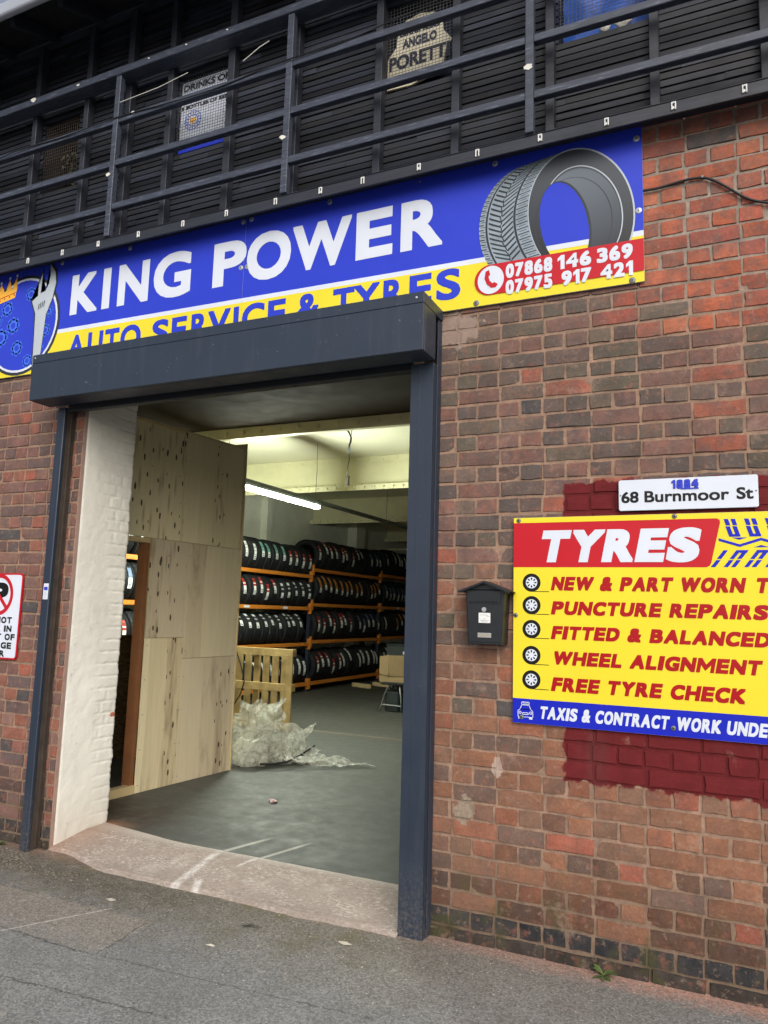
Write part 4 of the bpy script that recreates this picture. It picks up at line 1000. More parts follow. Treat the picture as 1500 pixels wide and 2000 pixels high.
for i in range(10):
    x = -.035+i*.082
    for dx in (0, .028):
        para(mb, x+dx+.012, 1.983, 2.012, .018, -.3); para(mb, x+dx+.024, 1.932, 1.979, .018, -.3)
    mb.flat([(x+.012+.024, 1.932), (x+.07, 1.932), (x+.068, 1.944), (x+.036, 1.944)], Y1-.0003)
    zx = -.055+i*.085; za_, zb_ = (1.926, 1.898) if i % 2 == 0 else (1.898, 1.926)
    mb.flat([(zx, za_), (zx+.085, zb_), (zx+.085, zb_-.012), (zx, za_-.012)], Y1)
    if i % 2 == 0: mb.flat([(zx+.055, 1.928), (zx+.115, 1.928), (zx+.085, 1.918)], Y1-.0002)
    else: mb.flat([(zx+.055, 1.884), (zx+.115, 1.884), (zx+.085, 1.894)], Y1-.0002)
    for dx in (0, .03):
        if i == 0 and dx == 0: continue
        para(mb, x+dx-.06, 1.833, 1.872, .018, .75); para(mb, x+dx-.085, 1.797, 1.828, .018, .75)
    if i > 0: mb.flat([(x-.06+.029, 1.872), (x-.012+.029, 1.872), (x-.018+.029, 1.860), (x-.066+.029, 1.860)], Y1-.0003)
mb.build('tread_print', M_BLUED, ts); Y1 = Y0_
mb = MB()     # small taxi drawing
tx, tz = -.928, 1.100
def loopline(mb, pts, w_, y):
    for i in range(len(pts)):
        a, b = pts[i], pts[(i+1) % len(pts)]
        mb.bar((a[0], y, a[1]), (b[0], y, b[1]), w_, .0004, (0, 1, 0))
for pts in ([(tx-.026, tz+.012), (tx-.018, tz+.032), (tx+.018, tz+.032), (tx+.026, tz+.012)], [(tx-.036, tz-.024), (tx-.036, tz+.004), (tx-.026, tz+.012), (tx+.026, tz+.012), (tx+.036, tz+.004), (tx+.036, tz-.024)], [(tx-.018, tz+.034), (tx-.018, tz+.046), (tx+.018, tz+.046), (tx+.018, tz+.034)], [(tx-.014, tz-.012), (tx+.014, tz-.012), (tx+.014, tz-.004), (tx-.014, tz-.004)]):
    loopline(mb, pts, .003, Y1-.0004)
for dx in (-.026, .026): mb.ring(tx+dx, tz-.004, .004, .007, Y1-.0004, 14); mb.box(tx+dx-.008, tx+dx+.008, Y1-.0005, Y1, tz-.034, tz-.024)
word(mb, 'TAXI', tx-.014, tx+.014, tz+.036, tz+.044, Y1-.0004)
mb.build('taxi_symbol', M_WHITE, ts)
for (x, z) in ((-.965, 2.028), (-.237, 2.030), (-.978, 1.56), (-.947, 1.075), (-.262, 1.082)):
    mb = MB(); mb.cur = 0; mb.dome((x, Y1-.001, z), .0115, .004, 14); mb.cur = 1; mb.disc(x, z, .004, .004, Y1-.0055, 8); mb.build('screw', [M_SCREWG, M_BLACK], ts)

# address plate
ad = thing('address_plate', 'small white address plate with black lettering above the yellow sign', 'sign', (-.19, -.012, 2.06))
def rrect(x0, x1, z0, z1, r, n=6):
    out = []
    for cx, cz, a in ((x1-r, z0+r, -90), (x1-r, z1-r, 0), (x0+r, z1-r, 90), (x0+r, z0+r, 180)):
        out += [(cx+r*math.cos(rad(a+90*i/n)), cz+r*math.sin(rad(a+90*i/n))) for i in range(n+1)]
    return out
mb = MB(); mb.prism(rrect(-.482, .112, 2.062, 2.208, .01), -.022, -.008); mb.build('plate', M_WHITE, ad, bevel=.001)
mb = MB(); word(mb, '68', -.470, -.392, 2.098, 2.152, -.0226, .008, .0015); word(mb, 'Burnmoor', -.366, -.006, 2.098, 2.152, -.0226, .006, .0015); word(mb, 'St', .024, .092, 2.099, 2.153, -.0226, .008, .0015)
mb.build('lettering', M_BLACK, ad)
mb = MB(); heavy(mb, '1884', -.247, -.131, 2.157, 2.199, -.0226, .012, .0055); mb.build('number_shadow', M_BLACK, ad)
mb = MB(); heavy(mb, '1884', -.247, -.131, 2.157, 2.199, -.0248, .0, .0026); lo = mb.build('number_logo', M_BLUE, ad)
mb = MB(); mb.box(-.205, -.130, -.0252, -.0248, 2.1535, 2.1595); mb.build('logo_line', M_BLUE, ad)
for x in (-.474, .103):
    mb = MB(); mb.dome((x, -.022, 2.135), .004, .003, 8); mb.build('screw', M_SCREWG, ad)

# no parking sign on the left
npk = thing('no_parking_sign', 'white no parking sign with red border left of the shutter guide', 'sign', (-4.68, -.008, 1.165))
NX0, NX1, NZ0, NZ1 = -4.893, -4.437, 1.165, 1.752
mb = MB(); mb.prism(rrect(NX0, NX1, NZ0, NZ1, .028), -.014, -.006); mb.build('plate', M_RED, npk)
mb = MB(); mb.flat(rrect(NX0+.011, NX1-.011, NZ0+.011, NZ1-.011, .02), -.0146); mb.build('face', M_WHITE, npk)
cx, cz = (NX0+NX1)/2, 1.603
mb = MB(); word(mb, 'P', cx-.075, cx+.095, cz-.085, cz+.085, -.0150, .02, .007); mb.build('lettering', M_BLACK, npk)
mb = MB(); mb.ring(cx, cz, .118, .145, -.0164); mb.bar((cx-.088, -.0164, cz+.088), (cx+.088, -.0164, cz-.088), .026, .0004, (0, 1, 0)); mb.build('prohibition_ring', M_RED, npk)
mb = MB()
for st, hw, z0_ in (('DO NOT', .155, 1.408), ('PARK IN', .160, 1.350), ('FRONT OF', .197, 1.294), ('GARAGE', .172, 1.236), ('DOOR', .110, 1.180)):
    mb = MB(); heavy(mb, st, cx-hw, cx+hw, z0_, z0_+.043, -.0150, .012, .0022); mb.build('lettering', M_BLACK, npk)

# ------------------------------------------------------------------ letterbox
lb = thing('letterbox', 'small black metal letterbox with pitched scalloped roof and paper note', 'letterbox', (-1.11, -.005, 1.41))
mb = MB()
f0 = [(-1.193, 1.413), (-1.022, 1.413), (-1.010, 1.678), (-1.208, 1.678)]
def frust(mb, poly, yf, yb):
    n = len(poly); mb.add([(p_[0], yf, p_[1]) for p_ in poly]+[(p_[0], yb, p_[1]) for p_ in poly], [tuple(range(n)), tuple(range(2*n-1, n-1, -1))]+[(i, i+n, (i+1) % n+n, (i+1) % n) for i in range(n)])
frust(mb, f0, -.105, -.003); frust(mb, [(-1.208, 1.6785), (-1.010, 1.6785), (-1.109, 1.716)], -.105, -.003)
mb.build('body', M_LBOX, lb, bevel=.003)
mb = MB(); frust(mb, [(-1.190, 1.425), (-1.026, 1.425), (-1.018, 1.610), (-1.200, 1.610)], -.1085, -.1055); mb.build('door', M_LBOX, lb, bevel=.0015)
mb = MB()
for sx in (-1, 1):
    a = Vector((-1.109, 0, 1.722)); b = Vector((-1.109+sx*.131, 0, 1.672))
    n_ = 13
    for i in range(n_):
        p_, q_ = a.lerp(b, i/n_), a.lerp(b, (i+1)/n_); d = (b-a).normalized(); nrm = Vector((-d.z, 0, d.x))*(1 if sx > 0 else -1)
        mid = (p_+q_)/2-Vector((0, 0, .012))
        mb.add([(p_.x, -.132, p_.z), (q_.x, -.132, q_.z), (q_.x, -.132, q_.z-.006), (mid.x, -.132, mid.z-.003), (p_.x, -.132, p_.z-.006)], [(0, 1, 2, 3, 4)])
        t_ = Vector((0, 0, .004))
        mb.quad((p_.x, -.132, p_.z), (q_.x, -.132, q_.z), (q_.x, -.003, q_.z), (p_.x, -.003, p_.z))
        mb.quad((p_.x, -.131, p_.z-.006), (p_.x, -.003, p_.z-.006), (q_.x, -.003, q_.z-.006), (q_.x, -.131, q_.z-.006))
mb.build('roof', M_LBOX, lb)
mb = MB(); mb.box(-1.195, -1.030, -.110, -.1055, 1.628, 1.668)
n_ = 9
for i in range(n_):
    xa, xb = -1.195+.165*i/n_, -1.195+.165*(i+1)/n_; mb.prism([(xa, 1.6278), (xb, 1.6278), (xb, 1.624), ((xa+xb)/2, 1.615), (xa, 1.624)], -.110, -.1056)
mb.build('flap', M_LBOX, lb)
mb = MB(); mb.cyl((-1.112, -.1085, 1.583), (0, -1, 0), .0115, .004, 18); mb.box(-1.1135, -1.1105, -.1135, -.1126, 1.578, 1.588); mb.build('lock', M_SCREW, lb)
mb = MB(); mb.box(-1.139, -1.080, -.1096, -.1087, 1.518, 1.567); nt_ = mb.build('paper_note', M_PAPER, lb)
mb = MB()
for z_, x0_, x1_ in ((1.556, -1.132, -1.092), (1.549, -1.098, -1.088), (1.540, -1.114, -1.106), (1.530, -1.130, -1.088), (1.524, -1.124, -1.092)):
    x = x0_
    while x < x1_: l_ = rw.uniform(.003, .006); mb.bar((x, -.1100, z_), (x+l_, -.1100, z_+rw.uniform(-.003, .003)), .0011, .0003, (0, 1, 0)); x += l_+.0012
mb.build('handwriting', M_BLACK, nt_)
mb = MB(); mb.cur = 0; mb.box(-1.143, -1.075, -.1105, -.1087, 1.448, 1.470); mb.cur = 1; mb.box(-1.139, -1.079, -.1110, -.1106, 1.452, 1.466); mb.build('name_plate', [M_SCREW, plain('name_card', S(150, 146, 130), .4)], lb)

# black cable on the brickwork
pts = []
P_ = [(-.36, 3.662), (-.28, 3.660), (-.208, 3.668), (-.14, 3.674), (-.076, 3.668), (-.03, 3.645), (.03, 3.595), (.10, 3.53), (.16, 3.495), (.24, 3.470), (.4, 3.45), (.9, 3.44)]
for i in range(len(P_)-1):
    for k in range(4):
        t_ = k/4; p0 = P_[max(i-1, 0)]; p1 = P_[i]; p2 = P_[i+1]; p3 = P_[min(i+2, len(P_)-1)]
        f_ = lambda a, b, c, d: .5*((2*b)+(-a+c)*t_+(2*a-5*b+4*c-d)*t_*t_+(-a+3*b-3*c+d)*t_**3)
        pts.append((f_(p0[0], p1[0], p2[0], p3[0]), -.010, f_(p0[1], p1[1], p2[1], p3[1])))
mb = MB(); mb.tube(pts, .0065, 8); cb_ = tag(mb.build('wall_cable', M_BLACKP, None, smooth=True), 'black cable drooping across the orange brick right of the long sign', 'cable')
mb = MB(); mb.cyl((-.076, -.004, 3.672), (0, -1, 0), .006, .014, 8); mb.build('cable_clip', M_SCREWG, cb_)

# ------------------------------------------------------------------ plywood partition inside the door
pw = thing('plywood_partition', 'tall knotty plywood partition with doorway inside the entrance', 'partition', (-4.42, 1.3, .05))
def px_(y): return -4.436+(y-1.235)*.0763
def sheet(y0, y1, z0, z1, seed):
    mb = MB(); vs = []
    e = .002
    for (y, z) in ((y0+e, z0+e), (y1-e, z0+e), (y1-e, z1-e), (y0+e, z1-e)): vs.append((px_(y), y, z))
    vs += [(v[0]-.012, v[1], v[2]) for v in vs]
    mb.add(vs, [(0, 1, 2, 3), (7, 6, 5, 4), (0, 4, 5, 1), (1, 5, 6, 2), (2, 6, 7, 3), (3, 7, 4, 0)])
    o = mb.build('plywood_sheet', plywood_material(seed, *{1: (.95, 0.0), 2: (.6, .1), 3: (.75, .7), 4: (.2, 0.0), 5: (.12, .4), 6: (.4, .6)}[seed]), pw)
    mb = MB(); y = y0+.03
    for yy in (y0+.025, y1-.025):
        z = z0+.06
        while z < z1-.02: mb.cyl((px_(yy)-.001, yy, z), (1, 0, 0), .0045, .002, 6); z += .28
    mb.build('screw', M_SCREWG, o)
sheet(.52, 1.545, 2.125, 3.09, 1); sheet(1.545, 2.365, 2.125, 3.115, 2)
sheet(1.22, 1.66, 1.29, 2.125, 3); sheet(1.22, 1.66, .05, 1.29, 4); sheet(1.66, 2.365, 1.108, 2.125, 5); sheet(1.66, 2.365, .05, 1.108, 6)
mb = MB(); mb.box(px_(1.17)-.1, px_(1.17)-.014, 1.175, 1.219, .095, 2.10); mb.build('stud', M_STUD, pw, bevel=.002)
mb = MB()
mb.bar((px_(.5)-.05, .5, 2.103), (px_(1.22)-.05, 1.22, 2.103), .07, .042); mb.build('header', M_PINE, pw)
mb = MB(); mb.bar((px_(.5)-.035, .5, .085), (px_(1.22)-.035, 1.22, .085), .07, .068); mb.build('sill_plate', M_PINE, pw)
mb = MB(); mb.bar((px_(.5)-.03, .5, 3.10), (px_(2.36)-.03, 2.36, 3.128), .05, .02); mb.build('top_batten', M_PINE, pw)
mb = MB(); mb.box(-5.6, px_(2.36)+.008, 2.367, 2.379, .05, 3.18); mb.build('return_sheet', M_PINE, pw)
ob = MB(); ob.box(-5.60, -5.585, .75, 2.33, .05, 1.26)
tag(ob.build('osb_board', M_OSB, None), 'dark strand board standing upright behind the plywood doorway', 'board')

# ------------------------------------------------------------------ fluorescent lamp on its hanging channel
LX = -5.50
ch = thing('hanging_channel', 'grey galvanised channel hung below the ceiling carrying the strip light', 'channel', (LX, 5, 2.9))
mb = MB(); mb.box(LX-.03, LX+.03, 2.5, 14, 3.118, 3.172); mb.build('channel', M_GALV, ch)
for y in (3.6, 5.72, 8.2, 11.2):
    mb = MB(); mb.tube([(LX, y, 3.165), (LX+.01, y, 3.6), (LX, y, 3.999)], .004, 6); mb.build('hanger', M_WIRE, ch)
lamp = thing('strip_light', 'lit twin tube fluorescent strip light under the grey channel', 'lamp', (LX, 4.7, 3.06))
mb = MB(); mb.box(LX-.05, LX+.05, 3.45, 5.82, 3.084, 3.117); mb.build('batten', M_WHITE, lamp)
for dx in (-.035, .035):
    mb = MB(); mb.cyl((LX+dx, 3.5, 3.056), (0, 1, 0), .0145, 2.27, 12); mb.build('tube', M_TUBE, lamp, smooth=True)
    for y in (3.48, 5.79):
        mb = MB(); mb.box(LX+dx-.012, LX+dx+.012, y-.014, y+.014, 3.036, 3.083); mb.build('lamp_holder', M_WHITE, lamp)
sw = thing('hanging_switch', 'dangling flex with connector and dark pull switch below the ceiling beam', 'switch', (-4.6, 5.0, 3.23))
mb = MB(); mb.tube([(-4.655, 5, 4.0), (-4.60, 5, 3.93), (-4.565, 5, 3.86), (-4.57, 5, 3.80), (-4.59, 5, 3.76), (-4.592, 5, 3.70)], .012, 8); mb.tube([(-4.56, 5.01, 4.0), (-4.575, 5.01, 3.88), (-4.587, 5.0, 3.76)], .006, 6); mb.tube([(-4.592, 5, 3.66), (-4.585, 5, 3.55), (-4.605, 5, 3.45), (-4.596, 5, 3.34)], .006, 6); mb.build('flex', M_BLACKP, sw, smooth=True)
mb = MB(); mb.box(-4.612, -4.572, 4.985, 5.015, 3.645, 3.72); mb.build('connector', M_SCREWG, sw, bevel=.006)
mb = MB(); mb.box(-4.617, -4.575, 4.985, 5.015, 3.215, 3.345); mb.build('pull_handle', plain('brown_plastic', S(44, 36, 24), .5), sw, bevel=.005)

# ------------------------------------------------------------------ tyre racking
XF, XBK = -7.38, -7.86
BAYS = [(2.69, 5.81, (.19, .93, 1.60, 2.21), .30, 'nearest'), (5.81, 8.93, (.19, .93, 1.60, 2.21), .30, 'left'), (8.93, 12.05, (.19, .97, 1.675, 2.345), .325, 'middle'), (12.05, 15.17, (.20, .985, 1.68, 2.42), .325, 'right')]
BAYN = {'nearest': 'the bay seen through the plywood doorway', 'left': 'the bay behind the pallet', 'middle': 'the middle bay', 'right': 'the bay behind the cardboard box'}
for bi, (y0, y1, lv, rad_, nm) in enumerate(BAYS):
    rk = thing('tyre_rack', 'orange beamed steel tyre rack, %s' % BAYN[nm], 'rack', (XF-.24, (y0+y1)/2, .05), 'tyre racks along the left wall')
    for yy in ((y0, y1) if bi == len(BAYS)-1 else (y0,)):
        for xx in (XF-.03, XBK+.03):
            mb = MB(); mb.box(xx-.03, xx+.03, yy-.035, yy+.035, .05, lv[3]+.12); mb.box(xx-.05, xx+.05, yy-.05, yy+.05, .05, .062); mb.build('upright', M_RACKB, rk)
        mb = MB()
        for z in (.4, 1.1, 1.8): mb.bar((XF-.06, yy, z), (XBK+.06, yy, z+.5), .03, .02)
        mb.build('brace', M_RACKB, rk)
    for z in lv:
        for xx in (XF, XBK):
            mb = MB(); mb.box(xx-.025, xx+.025, y0+.04, y1-.04, z-.032, z+.032)
            for ye, s_ in ((y0, 1), (y1, -1)): mb.box(xx-.03, xx+.031, min(ye+s_*.002, ye+s_*.048), max(ye+s_*.002, ye+s_*.048), z-.10, z+.10)
            o = mb.build('beam', M_ORANGE, rk, bevel=.003)
    if bi in (1, 3):
        for k, yy in enumerate((y0+.9, y0+2.1)):
            mb = MB(); mb.box(XF+.0255, XF+.027, yy, yy+.16, lv[2]-.02, lv[2]+.02); mb.build('beam_label', M_WHITE, rk)

def tyre_mesh():
    prof = [(.64, -.42), (.68, -.5), (.80, -.54), (.90, -.52), (.965, -.46), (.99, -.40), (1.0, -.30), (1.0, -.255), (.97, -.25), (.97, -.215), (1.0, -.21), (1.003, -.06), (.972, -.055), (.972, -.02), (1.003, -.015), (1.003, .015), (.972, .02), (.972, .055), (1.003, .06), (1.0, .21), (.97, .215), (.97, .25), (1.0, .255), (1.0, .30), (.99, .40), (.965, .46), (.90, .52), (.80, .54), (.68, .5), (.64, .42), (.70, .3), (.70, -.3)]
    R, W = .30, .205; n = 44
    vs = []; fs = []
    for i in range(n):
        a = 2*math.pi*i/n
        for (r, h) in prof: vs.append((R*r*math.cos(a), W*h, R*r*math.sin(a)))
    m = len(prof)
    for i in range(n):
        for j in range(m): fs.append((i*m+j, i*m+(j+1) % m, ((i+1) % n)*m+(j+1) % m, ((i+1) % n)*m+j))
    me = bpy.data.meshes.new('tyre'); me.from_pydata(vs, [], fs); me.materials.append(M_RUBBER)
    me.polygons.foreach_set('use_smooth', [True]*len(fs)); me.update(); return me
TY = tyre_mesh()
STM = {'white': S(236, 238, 236), 'red': S(176, 52, 44), 'teal': S(120, 176, 164), 'orange': S(204, 132, 44), 'ink': S(40, 42, 46), 'blue': S(92, 110, 140)}
STM = {k: plain('sticker_'+k, v, .4, .05, 20) for k, v in STM.items()}
def sticker_mesh(bands, ink):
    me = bpy.data.meshes.new('sticker'); vs = []; fs = []; mi = []; mats = ['white', 'ink']
    L = .92; w2 = .036; R = .3035
    def arc(a0, a1, y0, y1, mat, dr=0):
        if mat not in mats: mats.append(mat)
        n = max(1, int((a1-a0)/.08))
        for i in range(n):
            b = len(vs); q0, q1 = a0+(a1-a0)*i/n, a0+(a1-a0)*(i+1)/n
            for q, y in ((q0, y0), (q0, y1), (q1, y1), (q1, y0)): vs.append(((R+dr)*math.cos(q), y, (R+dr)*math.sin(q)))
            fs.append((b, b+1, b+2, b+3)); mi.append(mats.index(mat))
    for (f0_, f1_, c) in bands: arc(-L/2+L*f0_, -L/2+L*f1_, -w2, w2, c)
    for (f0_, f1_, ya, yb) in ink: arc(-L/2+L*f0_, -L/2+L*f1_, ya*w2, yb*w2, 'ink', .0012)
    me.from_pydata(vs, [], fs); 
    for k in mats: me.materials.append(STM[k])
    me.polygons.foreach_set('material_index', mi); me.update(); return me
INK1 = [(.05, .09, -.7, .7), (.13, .15, -.7, .4), (.18, .22, -.7, .7), (.30, .33, -.5, .7), (.52, .55, -.7, .5)]
STK = {
 'white and red': sticker_mesh([(0, .5, 'white'), (.5, .62, 'red'), (.62, .7, 'white'), (.7, 1, 'red')], INK1[:3]+[(.8, .86, -.6, .6)]),
 'teal and white': sticker_mesh([(0, .35, 'white'), (.35, 1, 'teal')], INK1[:3]+[(.6, .66, -.6, .6), (.75, .78, -.6, .2)]),
 'orange and white': sticker_mesh([(0, .3, 'white'), (.3, 1, 'orange')], INK1[:2]+[(.45, .6, -.3, .3)]),
 'white and black': sticker_mesh([(0, .35, 'white'), (.35, .55, 'ink'), (.55, .62, 'white'), (.62, .8, 'ink'), (.8, 1, 'white')], INK1[:2]),
 'white': sticker_mesh([(0, 1, 'white')], INK1+[(.7, .74, -.7, .7), (.8, .84, -.3, .7)]),
 'white and blue': sticker_mesh([(0, .5, 'white'), (.5, 1, 'blue')], INK1[:3]),
}
ROWN = ['bottom', 'lower middle', 'upper middle', 'top']
ORD = ['first', 'second', 'third', 'fourth', 'fifth', 'sixth', 'seventh', 'eighth', 'ninth', 'tenth', 'eleventh', 'twelfth', 'thirteenth', 'fourteenth']
BAYS_ = {'nearest': 'bay behind plywood doorway', 'left': 'bay behind pallet', 'middle': 'middle rack bay', 'right': 'bay behind cardboard box'}
COLS = {
 ('nearest', 3): ['white'], ('nearest', 2): ['white and blue'], ('nearest', 1): ['white and red'], ('nearest', 0): ['white'],
 ('left', 3): ['white']*3+['white', 'white']+['teal and white']*4+['white and red']*5, ('left', 2): ['white and red']*8+['white and black']*6, ('left', 1): ['white and black'], ('left', 0): ['white'],
 ('middle', 3): ['white and red']*8+['white and blue']*5, ('middle', 2): ['orange and white'], ('middle', 1): ['white and red']*8+['white and blue']*5, ('middle', 0): ['white and red']*5+['white']*8,
 ('right', 3): ['white and blue', 'white', 'white', 'white'], ('right', 2): ['white and blue'], ('right', 1): ['white']+['orange and white']*4+['white']*8, ('right', 0): ['white']}
rt_ = random.Random(21)
proto = None
for (y0, y1, lv, rr_, nm) in BAYS:
    ks = rr_/.30; step = .2275; n = 13
    for ri, z in enumerate(lv):
        seq = COLS[(nm, ri)]
        for i in range(n):
            if nm == 'right' and i > 9: continue
            if nm == 'nearest' and ri == 0 and i > 9: continue
            if nm == 'left' and ri == 1 and i == 12: continue
            kind = seq[i % len(seq)] if len(seq) < 13 else seq[i]
            o = bpy.data.objects.new('tyre', TY); COL.objects.link(o)
            kk = ks*(1.0 if not (nm == 'left' and ri == 3 and i > 8) else .97)*rt_.choice((.965, .98, 1.0, 1.0, 1.015, 1.03))
            o.location = (XF-.24+rt_.uniform(-.012, .012), y0+.19+step*i+rt_.uniform(-.012, .012), z+.032+.30*kk-.105*.30/kk/.3*.5)
            th = rad(rt_.uniform(0, 26)) if rt_.random() < .75 else rad(rt_.uniform(-6, 40))
            if nm == 'left' and ri == 1: th = rad(rt_.uniform(28, 44))
            o.rotation_euler = (0, -th, rt_.uniform(-.05, .05)); o.scale = (kk, rt_.choice((.95, 1.02, 1.05)), kk)
            tag(o, 'tyre with %s label, %s from left, %s shelf, %s' % (kind, ORD[i], ROWN[ri], BAYS_[nm]), 'tyre', 'tyres standing on the racks')
            if rt_.random() < .94:
                s_ = bpy.data.objects.new('sticker', STK[kind]); COL.objects.link(s_); s_.parent = o; s_.location = (0, rt_.uniform(-.03, .03), 0)
            else: o['label'] = 'tyre without paper label, %s from left, %s shelf, %s' % (ORD[i], ROWN[ri], BAYS_[nm])

# ------------------------------------------------------------------ pallet, polythene, chair and boxes
pl = thing('wooden_pallet', 'pale timber pallet stood on edge against the tyre rack', 'pallet', (-5.7, 4.72, .05))
PX0, PX1, PY = -6.35, -5.14, 4.70
for nm_, bx in (('rail_board', (PX0, PX1, PY, PY+.022, .96, 1.06)), ('rail_board', (PX0, PX1-.1, PY, PY+.022, .52, .62)), ('rail_board', (PX0, PX1, PY, PY+.022, .05, .13)), ('end_board', (PX1-.10, PX1, PY+.0005, PY+.0225, .131, .959)), ('end_board', (PX0, PX0+.1, PY+.0005, PY+.0225, .131, .519))):
    mb = MB(); mb.box(*bx); mb.build(nm_, M_PALLET, pl, bevel=.004)
for i in range(8):
    x = PX1-.13-i*.142
    mb = MB(); mb.box(x-.1, x, PY+.10, PY+.122, .05, 1.05); mb.build('slat', M_PALLET, pl, bevel=.003)
for x in (PX1-.1, -5.8, PX0):
    for z in (.05, .525, .965):
        mb = MB(); mb.box(x, x+.095, PY+.0235, PY+.0995, z, z+.085); mb.build('block', M_PALLET, pl)
mb = MB(); mb.tube([(-6.0, 4.68, 1.0), (-5.9, 4.67, .8), (-5.85, 4.68, .62), (-5.9, 4.68, .45), (-6.0, 4.66, .28)], .008, 6)
tag(mb.build('black_strapping', M_BLACKP, None), 'thin black strapping hanging loose over the pallet', 'strap')

def crumple(co, s, k): return Vector((noise.noise(co*s+Vector((k, 0, 0))), noise.noise(co*s+Vector((0, k, 3))), noise.noise(co*s+Vector((7, 0, k)))))
bm = bmesh.new(); rp_ = random.Random(31)
def fold(c, k):          # sharp creases between flat facets
    a = abs(noise.noise(c*1.5+Vector((k, 0, 2)))); b = abs(noise.noise(c*3.4+Vector((3, k, 0)))); d = abs(noise.noise(c*8+Vector((k, k, 1))))
    return .5-a*1.3+.28-b*.8+.10-d*.4
def lump(cx, cy, cz, rx, ry, rz, k):
    r = bmesh.ops.create_icosphere(bm, subdivisions=4, radius=1)
    for v in r['verts']:
        c = v.co.copy(); c = c*(.78+.55*fold(c, k))+crumple(c, 1.3, k)*.18+Vector((rp_.uniform(-.025, .025), rp_.uniform(-.025, .025), rp_.uniform(-.025, .025)))
        v.co = Vector((cx+c.x*rx, cy+c.y*ry, max(.056+.004*rp_.random(), cz+c.z*rz)))
def film(c0, du, dv, nu, nv, amp, k, floor_z=.056):      # a loose crumpled sheet
    idx = []
    for j in range(nv+1):
        for i in range(nu+1):
            u, v = i/nu, j/nv; q = Vector((u*2.2, v*2.2, k))
            edge = 1+.25*noise.noise(Vector((u*3+v*3, k, 1)))
            nrm = Vector(du).cross(Vector(dv)).normalized(); rg = (.5-abs(noise.noise(Vector((u*1.6+v*1.1+k, v*5.5, k)))))*1.3+(.5-abs(noise.noise(Vector((u*7+k, v*2.2-u, k)))))*.8
            p = nrm*amp*.75*rg+Vector(c0)+Vector(du)*(u-.5)*edge+Vector(dv)*(v-.5)*edge+crumple(q, 1.2, k)*amp+crumple(q, 3.1, k)*amp*.45+Vector((0, 0, amp*.5*(.4-abs(noise.noise(q*2.3))*1.6)))
            p.z = max(p.z, floor_z+.003*rp_.random()); idx.append(bm.verts.new(p))
    for j in range(nv):
        for i in range(nu): bm.faces.new((idx[j*(nu+1)+i], idx[j*(nu+1)+i+1], idx[(j+1)*(nu+1)+i+1], idx[(j+1)*(nu+1)+i]))
lump(-4.31, 2.66, .15, .18, .19, .17, 3)
film((-4.42, 2.86, .36), (.40, .12, .04), (-.04, .30, .42), 44, 40, .10, 5); film((-4.30, 2.98, .25), (.46, .12, -.14), (-.08, .30, .30), 44, 38, .10, 8)
film((-4.40, 3.02, .42), (.26, .2, .14), (.04, .22, .30), 40, 36, .09, 17); film((-4.20, 3.12, .19), (.36, .2, .06), (.06, .22, .26), 44, 34, .09, 13)
film((-4.24, 2.80, .14), (.44, .16, -.06), (.0, .36, .12), 44, 34, .07, 21); film((-4.08, 3.02, .10), (.42, .16, -.02), (.02, .34, .12), 44, 34, .06, 27)
n_ = 60; idx = []
for j in range(27):
    for i in range(n_+1):
        t_ = i/n_; wv = .40*math.sin(math.pi*min(1, .15+t_*.9))**.8*(1-t_*.35)+.015
        x = -4.12+t_*.90; y = 2.86+t_*.34+(j/26-.5)*wv*1.25
        f = fold(Vector((x*3.2, y*4.5, 2)), 4)
        z = .056+max(0, (.055*(1-t_)+.016)*(.55+f*1.5))
        idx.append(bm.verts.new((x+.02*noise.noise(Vector((x*9, y*9, 1))), y+.05*noise.noise(Vector((x*4, j*.1, 9))), z+.004*rp_.random())))
for j in range(26):
    for i in range(n_): bm.faces.new((idx[j*(n_+1)+i], idx[j*(n_+1)+i+1], idx[(j+1)*(n_+1)+i+1], idx[(j+1)*(n_+1)+i]))
bmesh.ops.smooth_vert(bm, verts=bm.verts, factor=.2, use_axis_x=True, use_axis_y=True, use_axis_z=True)
me = bpy.data.meshes.new('plastic_sheeting'); bm.to_mesh(me); bm.free(); me.materials.append(M_POLY)
me.polygons.foreach_set('use_smooth', [True]*len(me.polygons))
o = bpy.data.objects.new('plastic_sheeting', me); COL.objects.link(o); tag(o, 'crumpled heap of clear plastic sheeting on the floor beside the partition', 'plastic sheeting')
mb = MB(); mb.tube([(-4.13, 2.55, .10), (-4.0, 2.60, .11), (-3.92, 2.68, .12), (-3.94, 3.0, .14), (-4.0, 3.34, .17)], .011, 6)
tag(mb.build('plastic_strip', M_BLACKP, None), 'bent black plastic strip lying across the clear sheeting', 'strip')
mb = MB(); rg = random.Random(4); pts = [( -3.344+.055*math.cos(t_)*rg.uniform(.5, 1.1), 1.578+.05*math.sin(t_)*rg.uniform(.5, 1.1)) for t_ in [i*.7 for i in range(9)]]
mb.cur = 0; mb.add([(p_[0], p_[1], .053+rg.uniform(0, .02)) for p_ in pts]+[(-3.344, 1.578, .066)], [(i, (i+1) % 9, 9) for i in range(9)])
mb.mi = [i % 3 % 2 for i in range(9)]
tag(mb.build('torn_wrapper', [plain('pinkish_paper', S(180, 150, 150), .7), plain('wrapper_red', S(120, 50, 58), .6)], None), 'small red and white torn wrapper on the workshop floor', 'litter')

